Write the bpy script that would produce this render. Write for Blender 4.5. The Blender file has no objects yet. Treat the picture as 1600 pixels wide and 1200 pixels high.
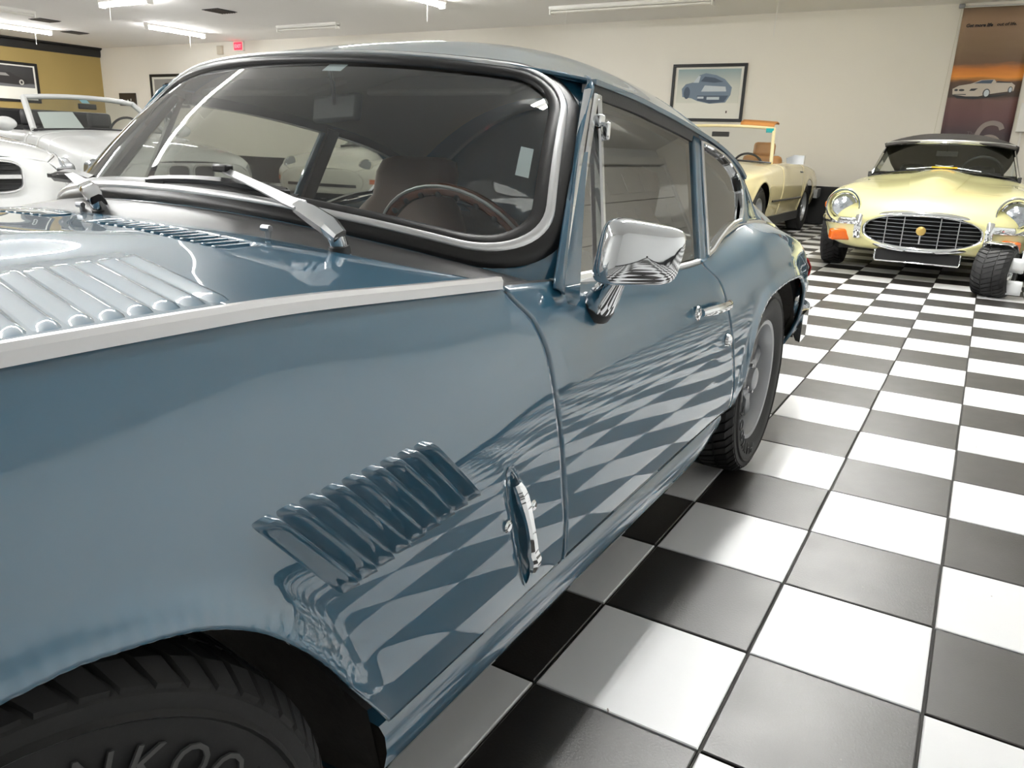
import bpy, bmesh, math, random
import numpy as np
from mathutils import Vector, Matrix

# ------------------------------------------------------------------ camera
sc = bpy.context.scene
COL = sc.collection
cam_data = bpy.data.cameras.new('camera')
cam = bpy.data.objects.new('camera', cam_data)
COL.objects.link(cam)
cam_data.sensor_width = 36.0
cam_data.lens = 1205.61 / 1600 * 36.0
cam_data.clip_start = 0.02
cam_data.clip_end = 100
RC = ((0.5145511, -0.85671731, 0.03567384), (-0.23227012, -0.17931042, -0.95598032), (0.82540157, 0.48361475, -0.29125421))
cam.matrix_world = Matrix(((RC[0][0], -RC[1][0], -RC[2][0], -1.35342),
                           (RC[0][1], -RC[1][1], -RC[2][1], 0.06629),
                           (RC[0][2], -RC[1][2], -RC[2][2], 0.92008),
                           (0, 0, 0, 1)))
sc.camera = cam
# ------------------------------------------------------------------ world, exposure
world = bpy.data.worlds.new('world')
sc.world = world
world.use_nodes = True
world.node_tree.nodes['Background'].inputs[0].default_value = (1, 1, 1, 1)
world.node_tree.nodes['Background'].inputs[1].default_value = 0.0
sc.view_settings.view_transform = 'Standard'
sc.view_settings.look = 'None'
sc.view_settings.gamma = 1.0
sc.view_settings.use_curve_mapping = False
sc.view_settings.exposure = 0.45
TUBE_STRENGTH = 100.0
try:
    sc.cycles.max_bounces = 10
    sc.cycles.transparent_max_bounces = 16
    sc.cycles.caustics_reflective = False
    sc.cycles.caustics_refractive = False
    sc.cycles.sample_clamp_indirect = 6.0
    sc.cycles.use_denoising = True
except Exception:
    pass

# ------------------------------------------------------------------ materials
MATS = {}
def lin(c):
    return tuple((v / 255 / 12.92) if v / 255 <= 0.04045 else ((v / 255 + 0.055) / 1.055) ** 2.4 for v in c) + (1.0,)
def mat(name, rgb, rough=0.5, metal=0.0, coat=0.0, coat_rough=0.03, noise=None, bump=None, emit=None, spec=0.5, sheen=0.0, ior=None, coat_ior=None):
    """rgb in sRGB 0..255; noise=(scale, amount); bump=(scale, strength)"""
    if name in MATS: return MATS[name]
    m = bpy.data.materials.new(name); m.use_nodes = True
    nt = m.node_tree; b = nt.nodes['Principled BSDF']
    b.inputs['Base Color'].default_value = lin(rgb)
    b.inputs['Roughness'].default_value = rough
    b.inputs['Metallic'].default_value = metal
    b.inputs['Coat Weight'].default_value = coat
    b.inputs['Coat Roughness'].default_value = coat_rough
    b.inputs['Specular IOR Level'].default_value = spec
    if ior: b.inputs['IOR'].default_value = ior
    if coat_ior: b.inputs['Coat IOR'].default_value = coat_ior
    if sheen: b.inputs['Sheen Weight'].default_value = sheen
    if emit:
        b.inputs['Emission Color'].default_value = lin(rgb)
        b.inputs['Emission Strength'].default_value = emit
    if noise or bump:
        tc = nt.nodes.new('ShaderNodeTexCoord')
    if noise:
        n = nt.nodes.new('ShaderNodeTexNoise'); n.inputs['Scale'].default_value = noise[0]; n.inputs['Detail'].default_value = 5
        nt.links.new(tc.outputs['Object'], n.inputs['Vector'])
        mx = nt.nodes.new('ShaderNodeMix'); mx.data_type = 'RGBA'
        base = lin(rgb); k = noise[1]
        mx.inputs[6].default_value = tuple(v * (1 - k) for v in base[:3]) + (1,)
        mx.inputs[7].default_value = tuple(min(1, v * (1 + k)) for v in base[:3]) + (1,)
        nt.links.new(n.outputs['Fac'], mx.inputs[0])
        nt.links.new(mx.outputs[2], b.inputs['Base Color'])
    if bump:
        n2 = nt.nodes.new('ShaderNodeTexNoise'); n2.inputs['Scale'].default_value = bump[0]; n2.inputs['Detail'].default_value = 4
        nt.links.new(tc.outputs['Object'], n2.inputs['Vector'])
        bp = nt.nodes.new('ShaderNodeBump'); bp.inputs['Strength'].default_value = bump[1]; bp.inputs['Distance'].default_value = 0.002
        nt.links.new(n2.outputs['Fac'], bp.inputs['Height'])
        nt.links.new(bp.outputs['Normal'], b.inputs['Normal'])
    MATS[name] = m
    return m
def glass_mat(name, tint=(235, 240, 238), f0=0.06, rough=0.0):
    """thin pane: Fresnel (Schlick) mix of see-through and mirror"""
    if name in MATS: return MATS[name]
    m = bpy.data.materials.new(name); m.use_nodes = True
    nt = m.node_tree; nt.nodes.clear()
    out = nt.nodes.new('ShaderNodeOutputMaterial')
    geo = nt.nodes.new('ShaderNodeNewGeometry')
    dot = nt.nodes.new('ShaderNodeVectorMath'); dot.operation = 'DOT_PRODUCT'
    nt.links.new(geo.outputs['Normal'], dot.inputs[0]); nt.links.new(geo.outputs['Incoming'], dot.inputs[1])
    def mth(op, a, b=None):
        n = nt.nodes.new('ShaderNodeMath'); n.operation = op
        for i, v in enumerate((a, b)):
            if v is None: continue
            if isinstance(v, (int, float)): n.inputs[i].default_value = v
            else: nt.links.new(v, n.inputs[i])
        return n.outputs[0]
    a = mth('ABSOLUTE', dot.outputs['Value'])
    p = mth('POWER', mth('SUBTRACT', 1.0, a), 5.0)
    F = mth('ADD', mth('MULTIPLY', p, 1 - f0), f0)
    tr = nt.nodes.new('ShaderNodeBsdfTransparent'); tr.inputs[0].default_value = lin(tint)
    gl = nt.nodes.new('ShaderNodeBsdfGlossy'); gl.inputs['Roughness'].default_value = rough
    mx = nt.nodes.new('ShaderNodeMixShader')
    nt.links.new(F, mx.inputs[0]); nt.links.new(tr.outputs[0], mx.inputs[1]); nt.links.new(gl.outputs[0], mx.inputs[2])
    nt.links.new(mx.outputs[0], out.inputs[0])
    MATS[name] = m
    return m

M = dict(
    blue=mat('blue_paint', (29, 83, 108), rough=0.4, coat=1.0, coat_rough=0.01, spec=0.3, coat_ior=1.95),
    black_rubber=mat('black_rubber', (26, 26, 28), rough=0.38, bump=(300, .15)),
    satin_black=mat('satin_black', (24, 23, 24), rough=0.36),
    matte_black=mat('matte_black', (20, 20, 21), rough=0.8),
    shade_liner=mat('black_shade_liner', (20, 20, 21), rough=0.85, bump=(80, .4)),  # near-black lining, its colour standing in for shade in gaps, arches and grilles
    chrome=mat('chrome', (226, 228, 230), rough=0.04, metal=1.0),
    brushed=mat('brushed_steel', (222, 222, 223), rough=0.32, metal=1.0),
    steel=mat('dull_steel', (150, 152, 155), rough=0.35, metal=1.0),
    alloy=mat('grey_alloy', (168, 170, 173), rough=0.42, metal=0.7),
    tyre=mat('tyre_rubber', (17, 17, 18), rough=0.62, bump=(120, .2)),
    glass=glass_mat('window_glass', (224, 229, 226), 0.10),
    side_glass=glass_mat('side_glass', (205, 205, 198), 0.30),
    dark_glass=glass_mat('dark_window_glass', (150, 158, 158), 0.08),
    lens=glass_mat('clear_lens', (240, 243, 245), 0.10),
    leather=mat('brown_leather', (98, 66, 50), rough=0.45, bump=(260, .25)),
    tan=mat('tan_leather', (176, 126, 74), rough=0.45, bump=(260, .25)),
    black_leather=mat('black_leather', (34, 34, 36), rough=0.45, bump=(260, .25)),
    trim_grey=mat('grey_headliner', (120, 114, 104), rough=0.9, bump=(500, .3)),
    wood=mat('walnut_wood', (104, 52, 30), rough=0.25, coat=.8, noise=(30, .35)),
    white_paint=mat('white_paint', (216, 217, 216), rough=0.35, coat=1.0, coat_rough=0.02),
    ivory_paint=mat('ivory_paint', (220, 218, 206), rough=0.35, coat=1.0, coat_rough=0.02),
    primrose=mat('primrose_paint', (236, 230, 168), rough=0.35, coat=1.0, coat_rough=0.02),
    cream_paint=mat('cream_paint', (240, 226, 178), rough=0.35, coat=1.0, coat_rough=0.02),
    amber=mat('amber_lens', (226, 104, 16), rough=0.15, coat=.6),
    red=mat('red_lens', (176, 26, 24), rough=0.15, coat=.6),
    clear_lamp=mat('clear_lamp', (190, 195, 200), rough=0.12, metal=.8, bump=(60, .8)),
    grease=mat('dirty_undercoat', (40, 36, 32), rough=0.8, noise=(40, .5), bump=(60, .9)),
    paper=mat('white_paper', (238, 240, 240), rough=0.7),
    wall=mat('cream_wall', (242, 237, 226), rough=0.85, noise=(1.2, .02), bump=(90, .12)),
    white_wall=mat('white_wall', (234, 235, 234), rough=0.8, bump=(90, .12)),
    gold_wall=mat('gold_wall', (166, 143, 88), rough=0.85, noise=(1.5, .03), bump=(90, .12)),
    ceiling=mat('white_ceiling', (240, 238, 235), rough=0.9, bump=(45, .6)),
    black_trim=mat('black_trim', (20, 20, 21), rough=0.4),
)

# ------------------------------------------------------------------ mesh helpers
def link(o, parent=None):
    COL.objects.link(o)
    if parent is not None: o.parent = parent
    return o
def tag(o, label=None, cat=None, group=None, kind=None):
    if label: o['label'] = label
    if cat: o['category'] = cat
    if group: o['group'] = group
    if kind: o['kind'] = kind
    return o
def thing(name, label, cat, loc=(0, 0, 0), rz=0.0, group=None):
    o = bpy.data.objects.new(name, None); link(o)
    o.empty_display_size = 0.1
    o.location = loc; o.rotation_euler = (0, 0, rz)
    return tag(o, label, cat, group)
def finish(me, smooth=True, angle=40):
    if not smooth: return
    bm = bmesh.new(); bm.from_mesh(me)
    ca = math.radians(angle)
    for f in bm.faces: f.smooth = True
    for e in bm.edges:
        if len(e.link_faces) == 2:
            try:
                e.smooth = e.calc_face_angle() < ca
            except ValueError:
                pass
    bm.to_mesh(me); bm.free()
def meshobj(name, verts, faces, material, parent=None, smooth=True, angle=40, solid=0.0, label=None, rim=None):
    me = bpy.data.meshes.new(name)
    me.from_pydata([tuple(map(float, v)) for v in verts], [], [tuple(map(int, f)) for f in faces])
    me.update()
    finish(me, smooth, angle)
    mm = material if isinstance(material, (list, tuple)) else [material]
    for m_ in mm: me.materials.append(M[m_] if isinstance(m_, str) else m_)
    o = bpy.data.objects.new(name, me); link(o, parent)
    if solid:
        md = o.modifiers.new('thickness', 'SOLIDIFY'); md.thickness = abs(solid); md.offset = -1 if solid > 0 else 1
        if rim: me.materials.append(M[rim]); md.material_offset = 1; md.material_offset_rim = 1
    if label: o['label'] = label
    return o
class MB:
    """collects several shapes into one mesh"""
    def __init__(s): s.v = []; s.f = []; s.mi = []; s.cur = 0
    def add(s, verts, faces):
        n = len(s.v); s.v += [tuple(map(float, p)) for p in verts]
        s.f += [tuple(i + n for i in f) for f in faces]; s.mi += [s.cur] * len(faces); return s
    def grid(s, P, flip=False, wrap_u=False, wrap_v=False):
        P = np.asarray(P, float); nu, nv = P.shape[:2]
        F = []
        for i in range(nu if wrap_u else nu - 1):
            for j in range(nv if wrap_v else nv - 1):
                a = i * nv + j; b = ((i + 1) % nu) * nv + j; c = ((i + 1) % nu) * nv + (j + 1) % nv; d = i * nv + (j + 1) % nv
                F.append((a, d, c, b) if flip else (a, b, c, d))
        return s.add(P.reshape(-1, 3), F)
    def box(s, c, d, rot=None):
        c = np.array(c, float); d = np.array(d, float) / 2
        V = np.array([(x, y, z) for x in (-1, 1) for y in (-1, 1) for z in (-1, 1)], float) * d
        if rot is not None: V = V @ np.array(rot).T
        return s.add(V + c, [(0, 1, 3, 2), (4, 6, 7, 5), (0, 4, 5, 1), (2, 3, 7, 6), (0, 2, 6, 4), (1, 5, 7, 3)])
    def tube(s, path, r, n=8, closed=False, caps=True, flat=1.0, up=None):
        s.sweep(path, [(math.cos(2 * math.pi * k / n) * (r if np.isscalar(r) else 1), flat * math.sin(2 * math.pi * k / n) * (r if np.isscalar(r) else 1)) for k in range(n)], closed, caps, up, None if np.isscalar(r) else r)
        return s
    def sweep(s, path, prof, closed=False, caps=True, up=None, radii=None):
        P = np.asarray(path, float); n = len(P); m = len(prof)
        T = np.empty_like(P)
        for i in range(n):
            a = P[(i - 1) % n] if (closed or i > 0) else P[i]; b = P[(i + 1) % n] if (closed or i < n - 1) else P[i]
            t = b - a; T[i] = t / (np.linalg.norm(t) + 1e-12)
        if up is None:
            u0 = np.array([0, 0, 1.0]) if abs(T[0][2]) < .9 else np.array([1.0, 0, 0])
        V = []; prev = None
        for i in range(n):
            if up is not None:
                U = np.asarray(up[i] if np.ndim(up) == 2 else up, float)
            else:
                U = u0 if prev is None else prev
            S = np.cross(T[i], U); S /= np.linalg.norm(S) + 1e-12
            U2 = np.cross(S, T[i]); prev = U2
            k = 1.0 if radii is None else radii[i]
            for (a, b) in prof: V.append(P[i] + S * a * k + U2 * b * k)
        F = []
        for i in range(n if closed else n - 1):
            for j in range(m):
                a = i * m + j; b = i * m + (j + 1) % m; c = ((i + 1) % n) * m + (j + 1) % m; d = ((i + 1) % n) * m + j
                F.append((a, b, c, d))
        if caps and not closed:
            F.append(tuple(range(m - 1, -1, -1))); F.append(tuple((n - 1) * m + j for j in range(m)))
        return s.add(V, F)
    def lathe(s, prof, axis='y', n=32, origin=(0, 0, 0), a0=0, a1=2 * math.pi):
        """prof: list of (along-axis, radius)"""
        full = abs(a1 - a0 - 2 * math.pi) < 1e-6
        cnt = n if full else n + 1
        V = []
        for i in range(cnt):
            t = a0 + (a1 - a0) * i / n; c, sn = math.cos(t), math.sin(t)
            for (w, r) in prof:
                p = {'y': (r * c, w, r * sn), 'x': (w, r * c, r * sn), 'z': (r * c, r * sn, w)}[axis]
                V.append((p[0] + origin[0], p[1] + origin[1], p[2] + origin[2]))
        m = len(prof); F = []
        for i in range(n):
            for j in range(m - 1):
                a = i * m + j; b = ((i + 1) % cnt) * m + j
                F.append((a, a + 1, b + 1, b))
        return s.add(V, F)
    def xform(s, mtx):
        s.v = [tuple(mtx @ Vector(p)) for p in s.v]; return s
    def build(s, name, material, parent=None, smooth=True, angle=40, solid=0.0, label=None, recalc=True, bevel=0.0, rim=None):
        o = meshobj(name, s.v, s.f, material, parent, False, angle, solid, label, rim)
        me = o.data
        bm = bmesh.new(); bm.from_mesh(me)
        bmesh.ops.remove_doubles(bm, verts=bm.verts, dist=1e-6)
        if recalc: bmesh.ops.recalc_face_normals(bm, faces=bm.faces)
        bm.to_mesh(me); bm.free()
        if len(set(s.mi)) > 1 and len(me.polygons) == len(s.mi):
            for p, k in zip(me.polygons, s.mi): p.material_index = k
        if bevel:
            b = o.modifiers.new('bevel', 'BEVEL'); b.width = bevel; b.segments = 2; b.limit_method = 'ANGLE'
        if smooth: finish(me, True, angle)
        return o
def rbox(name, c, d, material, parent=None, bevel=0.01, label=None, rot=None):
    return MB().box(c, d, rot).build(name, material, parent, bevel=bevel, label=label)
def pchip(xs, ys):
    xs = np.asarray(xs, float); ys = np.asarray(ys, float)
    if ys.ndim == 1: ys = ys[:, None]; squeeze = True
    else: squeeze = False
    sh = ys.shape[1:]; Y = ys.reshape(len(xs), -1)
    h = np.diff(xs)[:, None]; d = np.diff(Y, axis=0) / h
    m = np.zeros_like(Y)
    if len(xs) == 2:
        m[:] = d[0]
    else:
        w1 = 2 * h[1:] + h[:-1]; w2 = h[1:] + 2 * h[:-1]
        same = (d[:-1] * d[1:]) > 0
        with np.errstate(divide='ignore', invalid='ignore'):
            hm = (w1 + w2) / (w1 / d[:-1] + w2 / d[1:])
        m[1:-1] = np.where(same, hm, 0)
        m[0] = d[0]; m[-1] = d[-1]
    def f(x):
        x = np.asarray(x, float); shp = x.shape; x = np.clip(x.ravel(), xs[0], xs[-1])
        i = np.clip(np.searchsorted(xs, x, 'right') - 1, 0, len(xs) - 2)
        t = ((x - xs[i]) / (xs[i + 1] - xs[i]))[:, None]; hh = h[i]
        r = (2 * t ** 3 - 3 * t ** 2 + 1) * Y[i] + (t ** 3 - 2 * t ** 2 + t) * hh * m[i] + (-2 * t ** 3 + 3 * t ** 2) * Y[i + 1] + (t ** 3 - t ** 2) * hh * m[i + 1]
        r = r.reshape(shp + sh)
        return r[..., 0] if squeeze else r
    return f
def crom(C, t):
    """Catmull-Rom through C (..., K, D) at scalar parameter arrays t (...)"""
    C = np.asarray(C, float); K = C.shape[-2]
    t = np.clip(np.asarray(t, float), 0, K - 1 - 1e-9)
    i = np.floor(t).astype(int); f = (t - i)[..., None]
    def g(k):
        kk = np.clip(k, 0, K - 1)
        return np.take_along_axis(C, kk[..., None, None], axis=-2)[..., 0, :]
    p1, p2 = g(i), g(i + 1)
    p0 = np.where((i > 0)[..., None], g(i - 1), 2 * p1 - p2)
    p3 = np.where((i + 2 < K)[..., None], g(i + 2), 2 * p2 - p1)
    return 0.5 * ((2 * p1) + (-p0 + p2) * f + (2 * p0 - 5 * p1 + 4 * p2 - p3) * f ** 2 + (-p0 + 3 * p1 - 3 * p2 + p3) * f ** 3)
def smooth(a, b, x):
    t = np.clip((np.asarray(x, float) - a) / (b - a), 0, 1); return t * t * (3 - 2 * t)
def copy_tree(o, parent=None):
    c = o.copy(); COL.objects.link(c)
    if parent is not None: c.parent = parent
    for ch in list(o.children): copy_tree(ch, c)
    return c
# ------------------------------------------------------------------ room
TS = 0.305
CEIL = 2.97
X0, X1, Y0, Y1 = -7.32, 11.3, -3.05, 19.9
def struct(name, mb, m, parent=None, **k):
    o = mb.build(name, m, parent, **k); 
    if parent is None: o['kind'] = 'structure'
    return o
floor = struct('floor', MB().box(((X0 + X1) / 2, (Y0 + Y1) / 2, -0.056), (X1 - X0 + .4, Y1 - Y0 + .4, 0.1)), mat('dark_grout', (46, 44, 42), rough=0.8, noise=(60, .2)))
struct('ceiling', MB().box(((X0 + X1) / 2, (Y0 + Y1) / 2, CEIL + .05), (X1 - X0 + .4, Y1 - Y0 + .4, 0.1)), 'ceiling')
struct('wall_far', MB().box((X1 + .06, (Y0 + Y1) / 2, CEIL / 2), (.12, Y1 - Y0 + .24, CEIL)), 'wall')
struct('wall_left', MB().box(((X0 + X1) / 2, Y1 + .06, CEIL / 2), (X1 - X0, .12, CEIL)), 'gold_wall')
struct('wall_right', MB().box(((X0 + X1) / 2, Y0 - .06, CEIL / 2), (X1 - X0, .12, CEIL)), 'white_wall')
struct('wall_back', MB().box((X0 - .06, (Y0 + Y1) / 2, CEIL / 2), (.12, Y1 - Y0 + .24, CEIL)), 'white_wall')
struct('trim_1', MB().sweep([(X0, Y1 - .001, CEIL), (X1, Y1 - .001, CEIL)], [(0, 0), (0, -.22), (-.03, -.22), (-.05, -.16), (-.05, -.06), (-.12, -.03), (-.12, 0)] if False else [(0, 0), (0, -.22), (.03, -.22), (.05, -.16), (.05, -.06), (.12, -.03), (.12, 0)]), 'black_trim')
struct('baseboard_far', MB().box((X1 - .012, (Y0 + Y1) / 2, .275), (.024, Y1 - Y0, .55)), 'black_trim')
struct('baseboard_right', MB().box(((X0 + X1) / 2, Y0 + .012, .05), (X1 - X0, .024, .10)), 'black_trim')

# floor tiles: bevelled square tiles standing proud of the grout, white and black in turn
def tile_mesh(name, m):
    mb = MB(); g = .0028; a = g; b = TS - g; c = .0022
    V = [(a, a, -.012), (b, a, -.012), (b, b, -.012), (a, b, -.012), (a, a, -.0016), (b, a, -.0016), (b, b, -.0016), (a, b, -.0016),
         (a + c, a + c, 0), (b - c, a + c, 0), (b - c, b - c, 0), (a + c, b - c, 0)]
    F = [(i, (i + 1) % 4, 4 + (i + 1) % 4, 4 + i) for i in range(4)] + [(4 + i, 4 + (i + 1) % 4, 8 + (i + 1) % 4, 8 + i) for i in range(4)] + [(8, 9, 10, 11)]
    me = bpy.data.meshes.new(name); me.from_pydata(V, [], F); me.materials.append(m)
    return me, V, F
def tile_mat(name, rgb, rough, k, bump, specks):
    m = bpy.data.materials.new(name); m.use_nodes = True; nt = m.node_tree; b = nt.nodes['Principled BSDF']
    geo = nt.nodes.new('ShaderNodeNewGeometry')
    n = nt.nodes.new('ShaderNodeTexNoise'); n.inputs['Scale'].default_value = 5.0; n.inputs['Detail'].default_value = 6
    nt.links.new(geo.outputs['Position'], n.inputs['Vector'])
    mx = nt.nodes.new('ShaderNodeMix'); mx.data_type = 'RGBA'; base = lin(rgb)
    mx.inputs[6].default_value = tuple(v * (1 - k) for v in base[:3]) + (1,); mx.inputs[7].default_value = tuple(min(1, v * (1 + k)) for v in base[:3]) + (1,)
    nt.links.new(n.outputs['Fac'], mx.inputs[0])
    # small chips and specks of dirt
    s = nt.nodes.new('ShaderNodeTexNoise'); s.inputs['Scale'].default_value = 42.0; s.inputs['Detail'].default_value = 3
    nt.links.new(geo.outputs['Position'], s.inputs['Vector'])
    cr = nt.nodes.new('ShaderNodeValToRGB'); cr.color_ramp.elements[0].position = .745; cr.color_ramp.elements[1].position = .77
    nt.links.new(s.outputs['Fac'], cr.inputs['Fac'])
    mx2 = nt.nodes.new('ShaderNodeMix'); mx2.data_type = 'RGBA'; mx2.inputs[7].default_value = lin(specks)
    nt.links.new(cr.outputs['Color'], mx2.inputs[0]); nt.links.new(mx.outputs[2], mx2.inputs[6])
    nt.links.new(mx2.outputs[2], b.inputs['Base Color'])
    n3 = nt.nodes.new('ShaderNodeTexNoise'); n3.inputs['Scale'].default_value = 9.0; n3.inputs['Detail'].default_value = 7
    nt.links.new(geo.outputs['Position'], n3.inputs['Vector'])
    mr = nt.nodes.new('ShaderNodeMapRange'); mr.inputs['To Min'].default_value = rough * .8; mr.inputs['To Max'].default_value = rough * 1.25
    nt.links.new(n3.outputs['Fac'], mr.inputs['Value']); nt.links.new(mr.outputs[0], b.inputs['Roughness']); b.inputs['IOR'].default_value = 1.7
    n4 = nt.nodes.new('ShaderNodeTexNoise'); n4.inputs['Scale'].default_value = bump[0]; n4.inputs['Detail'].default_value = 4
    nt.links.new(geo.outputs['Position'], n4.inputs['Vector'])
    bp = nt.nodes.new('ShaderNodeBump'); bp.inputs['Strength'].default_value = bump[1]; bp.inputs['Distance'].default_value = .0008
    nt.links.new(n4.outputs['Fac'], bp.inputs['Height']); nt.links.new(bp.outputs['Normal'], b.inputs['Normal'])
    return m
TW = tile_mat('white_tile', (240, 240, 240), .30, .03, (60, .25), (120, 110, 100))
TB = tile_mat('black_tile', (36, 33, 31), .38, .25, (220, .5), (70, 64, 58))
mw, tv, tf = tile_mesh('white_tile', TW)
mbk, _, _ = tile_mesh('black_tile', TB)
fi0, fi1 = int(round(X0 / TS)), int(math.ceil(X1 / TS))
fj0, fj1 = int(round(Y0 / TS)), int(math.ceil(Y1 / TS))
RCn = np.array(RC); CP = np.array((-1.35342, .06629, .92008))
cand = []
for i in range(fi0, fi1):
    for j in range(fj0, fj1):
        p = RCn @ (np.array(((i + .5) * TS, (j + .5) * TS, 0)) - CP)
        vis = False
        if p[2] > .3:
            px, py = 800 + 1205.6 * p[0] / p[2], 600 + 1205.6 * p[1] / p[2]
            if -60 < px < 1660 and py < 1260:
                # in view, and not behind the blue car
                vis = (j < 2) or (j == 2 and i < 3) or (j < 4 and i > 8) or (j < 9 and i > 20)
        if vis: cand.append((p[2], i, j))
cand.sort()
near = {(i, j) for _, i, j in cand[:296]}
rest = {0: MB(), 1: MB()}
for i in range(fi0, fi1):
    for j in range(fj0, fj1):
        par = (i + j) & 1
        if (i, j) in near:
            o = bpy.data.objects.new('floor_tile', mbk if par else mw)
            o.location = (i * TS, j * TS, 0); link(o, floor)
        else:
            rest[par].add([(x + i * TS, y + j * TS, z) for x, y, z in tv[4:]], [tuple(q - 4 for q in f) for f in tf[4:]])
for par, nm in ((0, 'white_floor_tile_field'), (1, 'black_floor_tile_field')):
    o = meshobj(nm, rest[par].v, rest[par].f, TB if par else TW, floor, smooth=False)
    o['kind'] = 'stuff'

# sectional garage door in the right wall (it shows in the blue door's shine)
gd = thing('door_1', None, None, (8.6, Y0 + .001, 0)); gd['kind'] = 'structure'
dm = mat('door_white', (232, 231, 226), rough=.4)
for r in range(5):
    mb = MB().box((0, .03, .27 + r * .53), (5.2, .05, .52))
    for k in range(8):
        mb.box((-2.27 + k * .65, .058, .27 + r * .53), (.5, .012, .30))
    mb.build('door_panel', dm, gd, bevel=.006)
MB().box((-2.66, .04, 1.36), (.12, .08, 2.72)).box((2.66, .04, 1.36), (.12, .08, 2.72)).box((0, .04, 2.74), (5.44, .08, .12)).build('door_frame', dm, gd, bevel=.006)

# ceiling strip lights
tube_on = mat('lit_tube', (252, 252, 250), emit=TUBE_STRENGTH)
tube_off = mat('unlit_tube', (236, 233, 226), rough=.3)
fix_m = mat('fixture_enamel', (238, 236, 230), rough=.35)
def strip_light(x, y, length, along, label, lit=True, z=CEIL, cord=True, group='ceiling strip lights', offscreen=False):
    off = '_offscreen' if offscreen else ''
    t = thing('strip_light' + off, label, 'ceiling light', (x, y, z), 0 if along == 'x' else math.pi / 2, group)
    MB().sweep([(-length / 2, 0, 0), (length / 2, 0, 0)], [(-.065, 0), (.065, 0), (.065, -.035), (.045, -.055), (-.045, -.055), (-.065, -.035)]).build('housing', fix_m, t)
    for s in (-1, 1):
        MB().box((s * (length / 2 - .012), 0, -.075), (.024, .11, .075)).build('end_cap', fix_m, t, bevel=.004)
        MB().tube([(-length / 2 + .03, s * .032, -.078), (length / 2 - .03, s * .032, -.078)], .0165, 10).build('tube' + off, tube_on if lit else tube_off, t)
    if cord:
        MB().tube([(length / 2 - .3, .06, -.03), (length / 2 - .3, .06, -.32)], .0022, 5).build('pull_cord', fix_m, t)
    return t
# ------------------------------------------------------------------ the blue fastback coupe
YC = 1.25
car = thing('sports_coupe', 'blue classic fastback sports coupe with louvred bonnet on checkered floor', 'car', (0, YC, 0))
ST = [  # x, then seven (half width, height) points from lower edge to crest
 (-1.95, (.50,.30),(.55,.36),(.58,.42),(.585,.50),(.575,.56),(.555,.60),(.52,.63)),
 (-1.75, (.63,.285),(.67,.35),(.685,.44),(.680,.53),(.665,.61),(.635,.67),(.59,.71)),
 (-1.45, (.715,.285),(.728,.35),(.732,.43),(.722,.52),(.700,.61),(.664,.69),(.62,.757)),
 (-1.17, (.724,.285),(.736,.35),(.740,.43),(.730,.52),(.707,.61),(.672,.70),(.63,.770)),
 (-.90, (.722,.285),(.733,.35),(.736,.42),(.724,.51),(.700,.60),(.668,.69),(.63,.767)),
 (-.60, (.720,.285),(.731,.35),(.734,.42),(.724,.51),(.705,.595),(.677,.678),(.635,.750)),
 (-.40, (.718,.285),(.729,.35),(.731,.415),(.720,.51),(.703,.597),(.680,.672),(.643,.737)),
 (0.0, (.716,.285),(.726,.345),(.728,.41),(.720,.50),(.706,.58),(.686,.65),(.655,.706)),
 (.33, (.716,.285),(.726,.345),(.728,.41),(.721,.50),(.709,.575),(.689,.642),(.655,.694)),
 (.60, (.720,.285),(.732,.355),(.737,.44),(.733,.54),(.718,.62),(.687,.683),(.640,.728)),
 (.80, (.720,.285),(.734,.365),(.742,.46),(.740,.56),(.724,.645),(.690,.710),(.635,.748)),
 (.95, (.720,.285),(.734,.365),(.742,.46),(.740,.56),(.724,.645),(.690,.708),(.635,.742)),
 (1.30, (.680,.30),(.708,.38),(.724,.47),(.724,.545),(.710,.62),(.678,.672),(.620,.700)),
 (1.60, (.620,.33),(.650,.40),(.668,.48),(.670,.53),(.658,.58),(.630,.615),(.570,.633)),
 (1.74, (.580,.36),(.600,.41),(.610,.47),(.610,.51),(.600,.55),(.580,.575),(.530,.590))]
SX = [s[0] for s in ST]
SF = pchip(SX, np.array([s[1:] for s in ST]))
TM = 6.0
XW = (-1.172, .936); WR = .285; WZ = .275
ARCH = pchip([0, .04, .082, .132, .187, .248, .291, .344, .372], [.585, .583, .575, .561, .532, .471, .408, .337, .300])
ARCHR = pchip([0, .139, .212, .300, .340, .365, .385], [.588, .582, .572, .524, .463, .392, .300])
def arch_z(x):
    x = np.asarray(x, float)
    a = np.where(np.abs(x - XW[0]) < .372, ARCH(np.abs(x - XW[0])), 0)
    b = np.where(np.abs(x - XW[1]) < .385, ARCHR(np.abs(x - XW[1])), 0)
    return np.maximum(a, b)
def S_raw(x, t):
    x = np.asarray(x, float); t = np.asarray(t, float)
    x, t = np.broadcast_arrays(x, t)
    return crom(SF(x), t)
def t_of_z(x, z):
    x = np.asarray(x, float); z = np.asarray(z, float); x, z = np.broadcast_arrays(x, z)
    ts = np.linspace(0, TM, 61)
    Z = S_raw(x[..., None], np.broadcast_to(ts, x.shape + (61,)))[..., 1]
    out = np.empty(x.size)
    Zf = Z.reshape(-1, 61); zf = z.ravel()
    for k in range(x.size): out[k] = np.interp(zf[k], Zf[k], ts)
    return out.reshape(x.shape)
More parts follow.
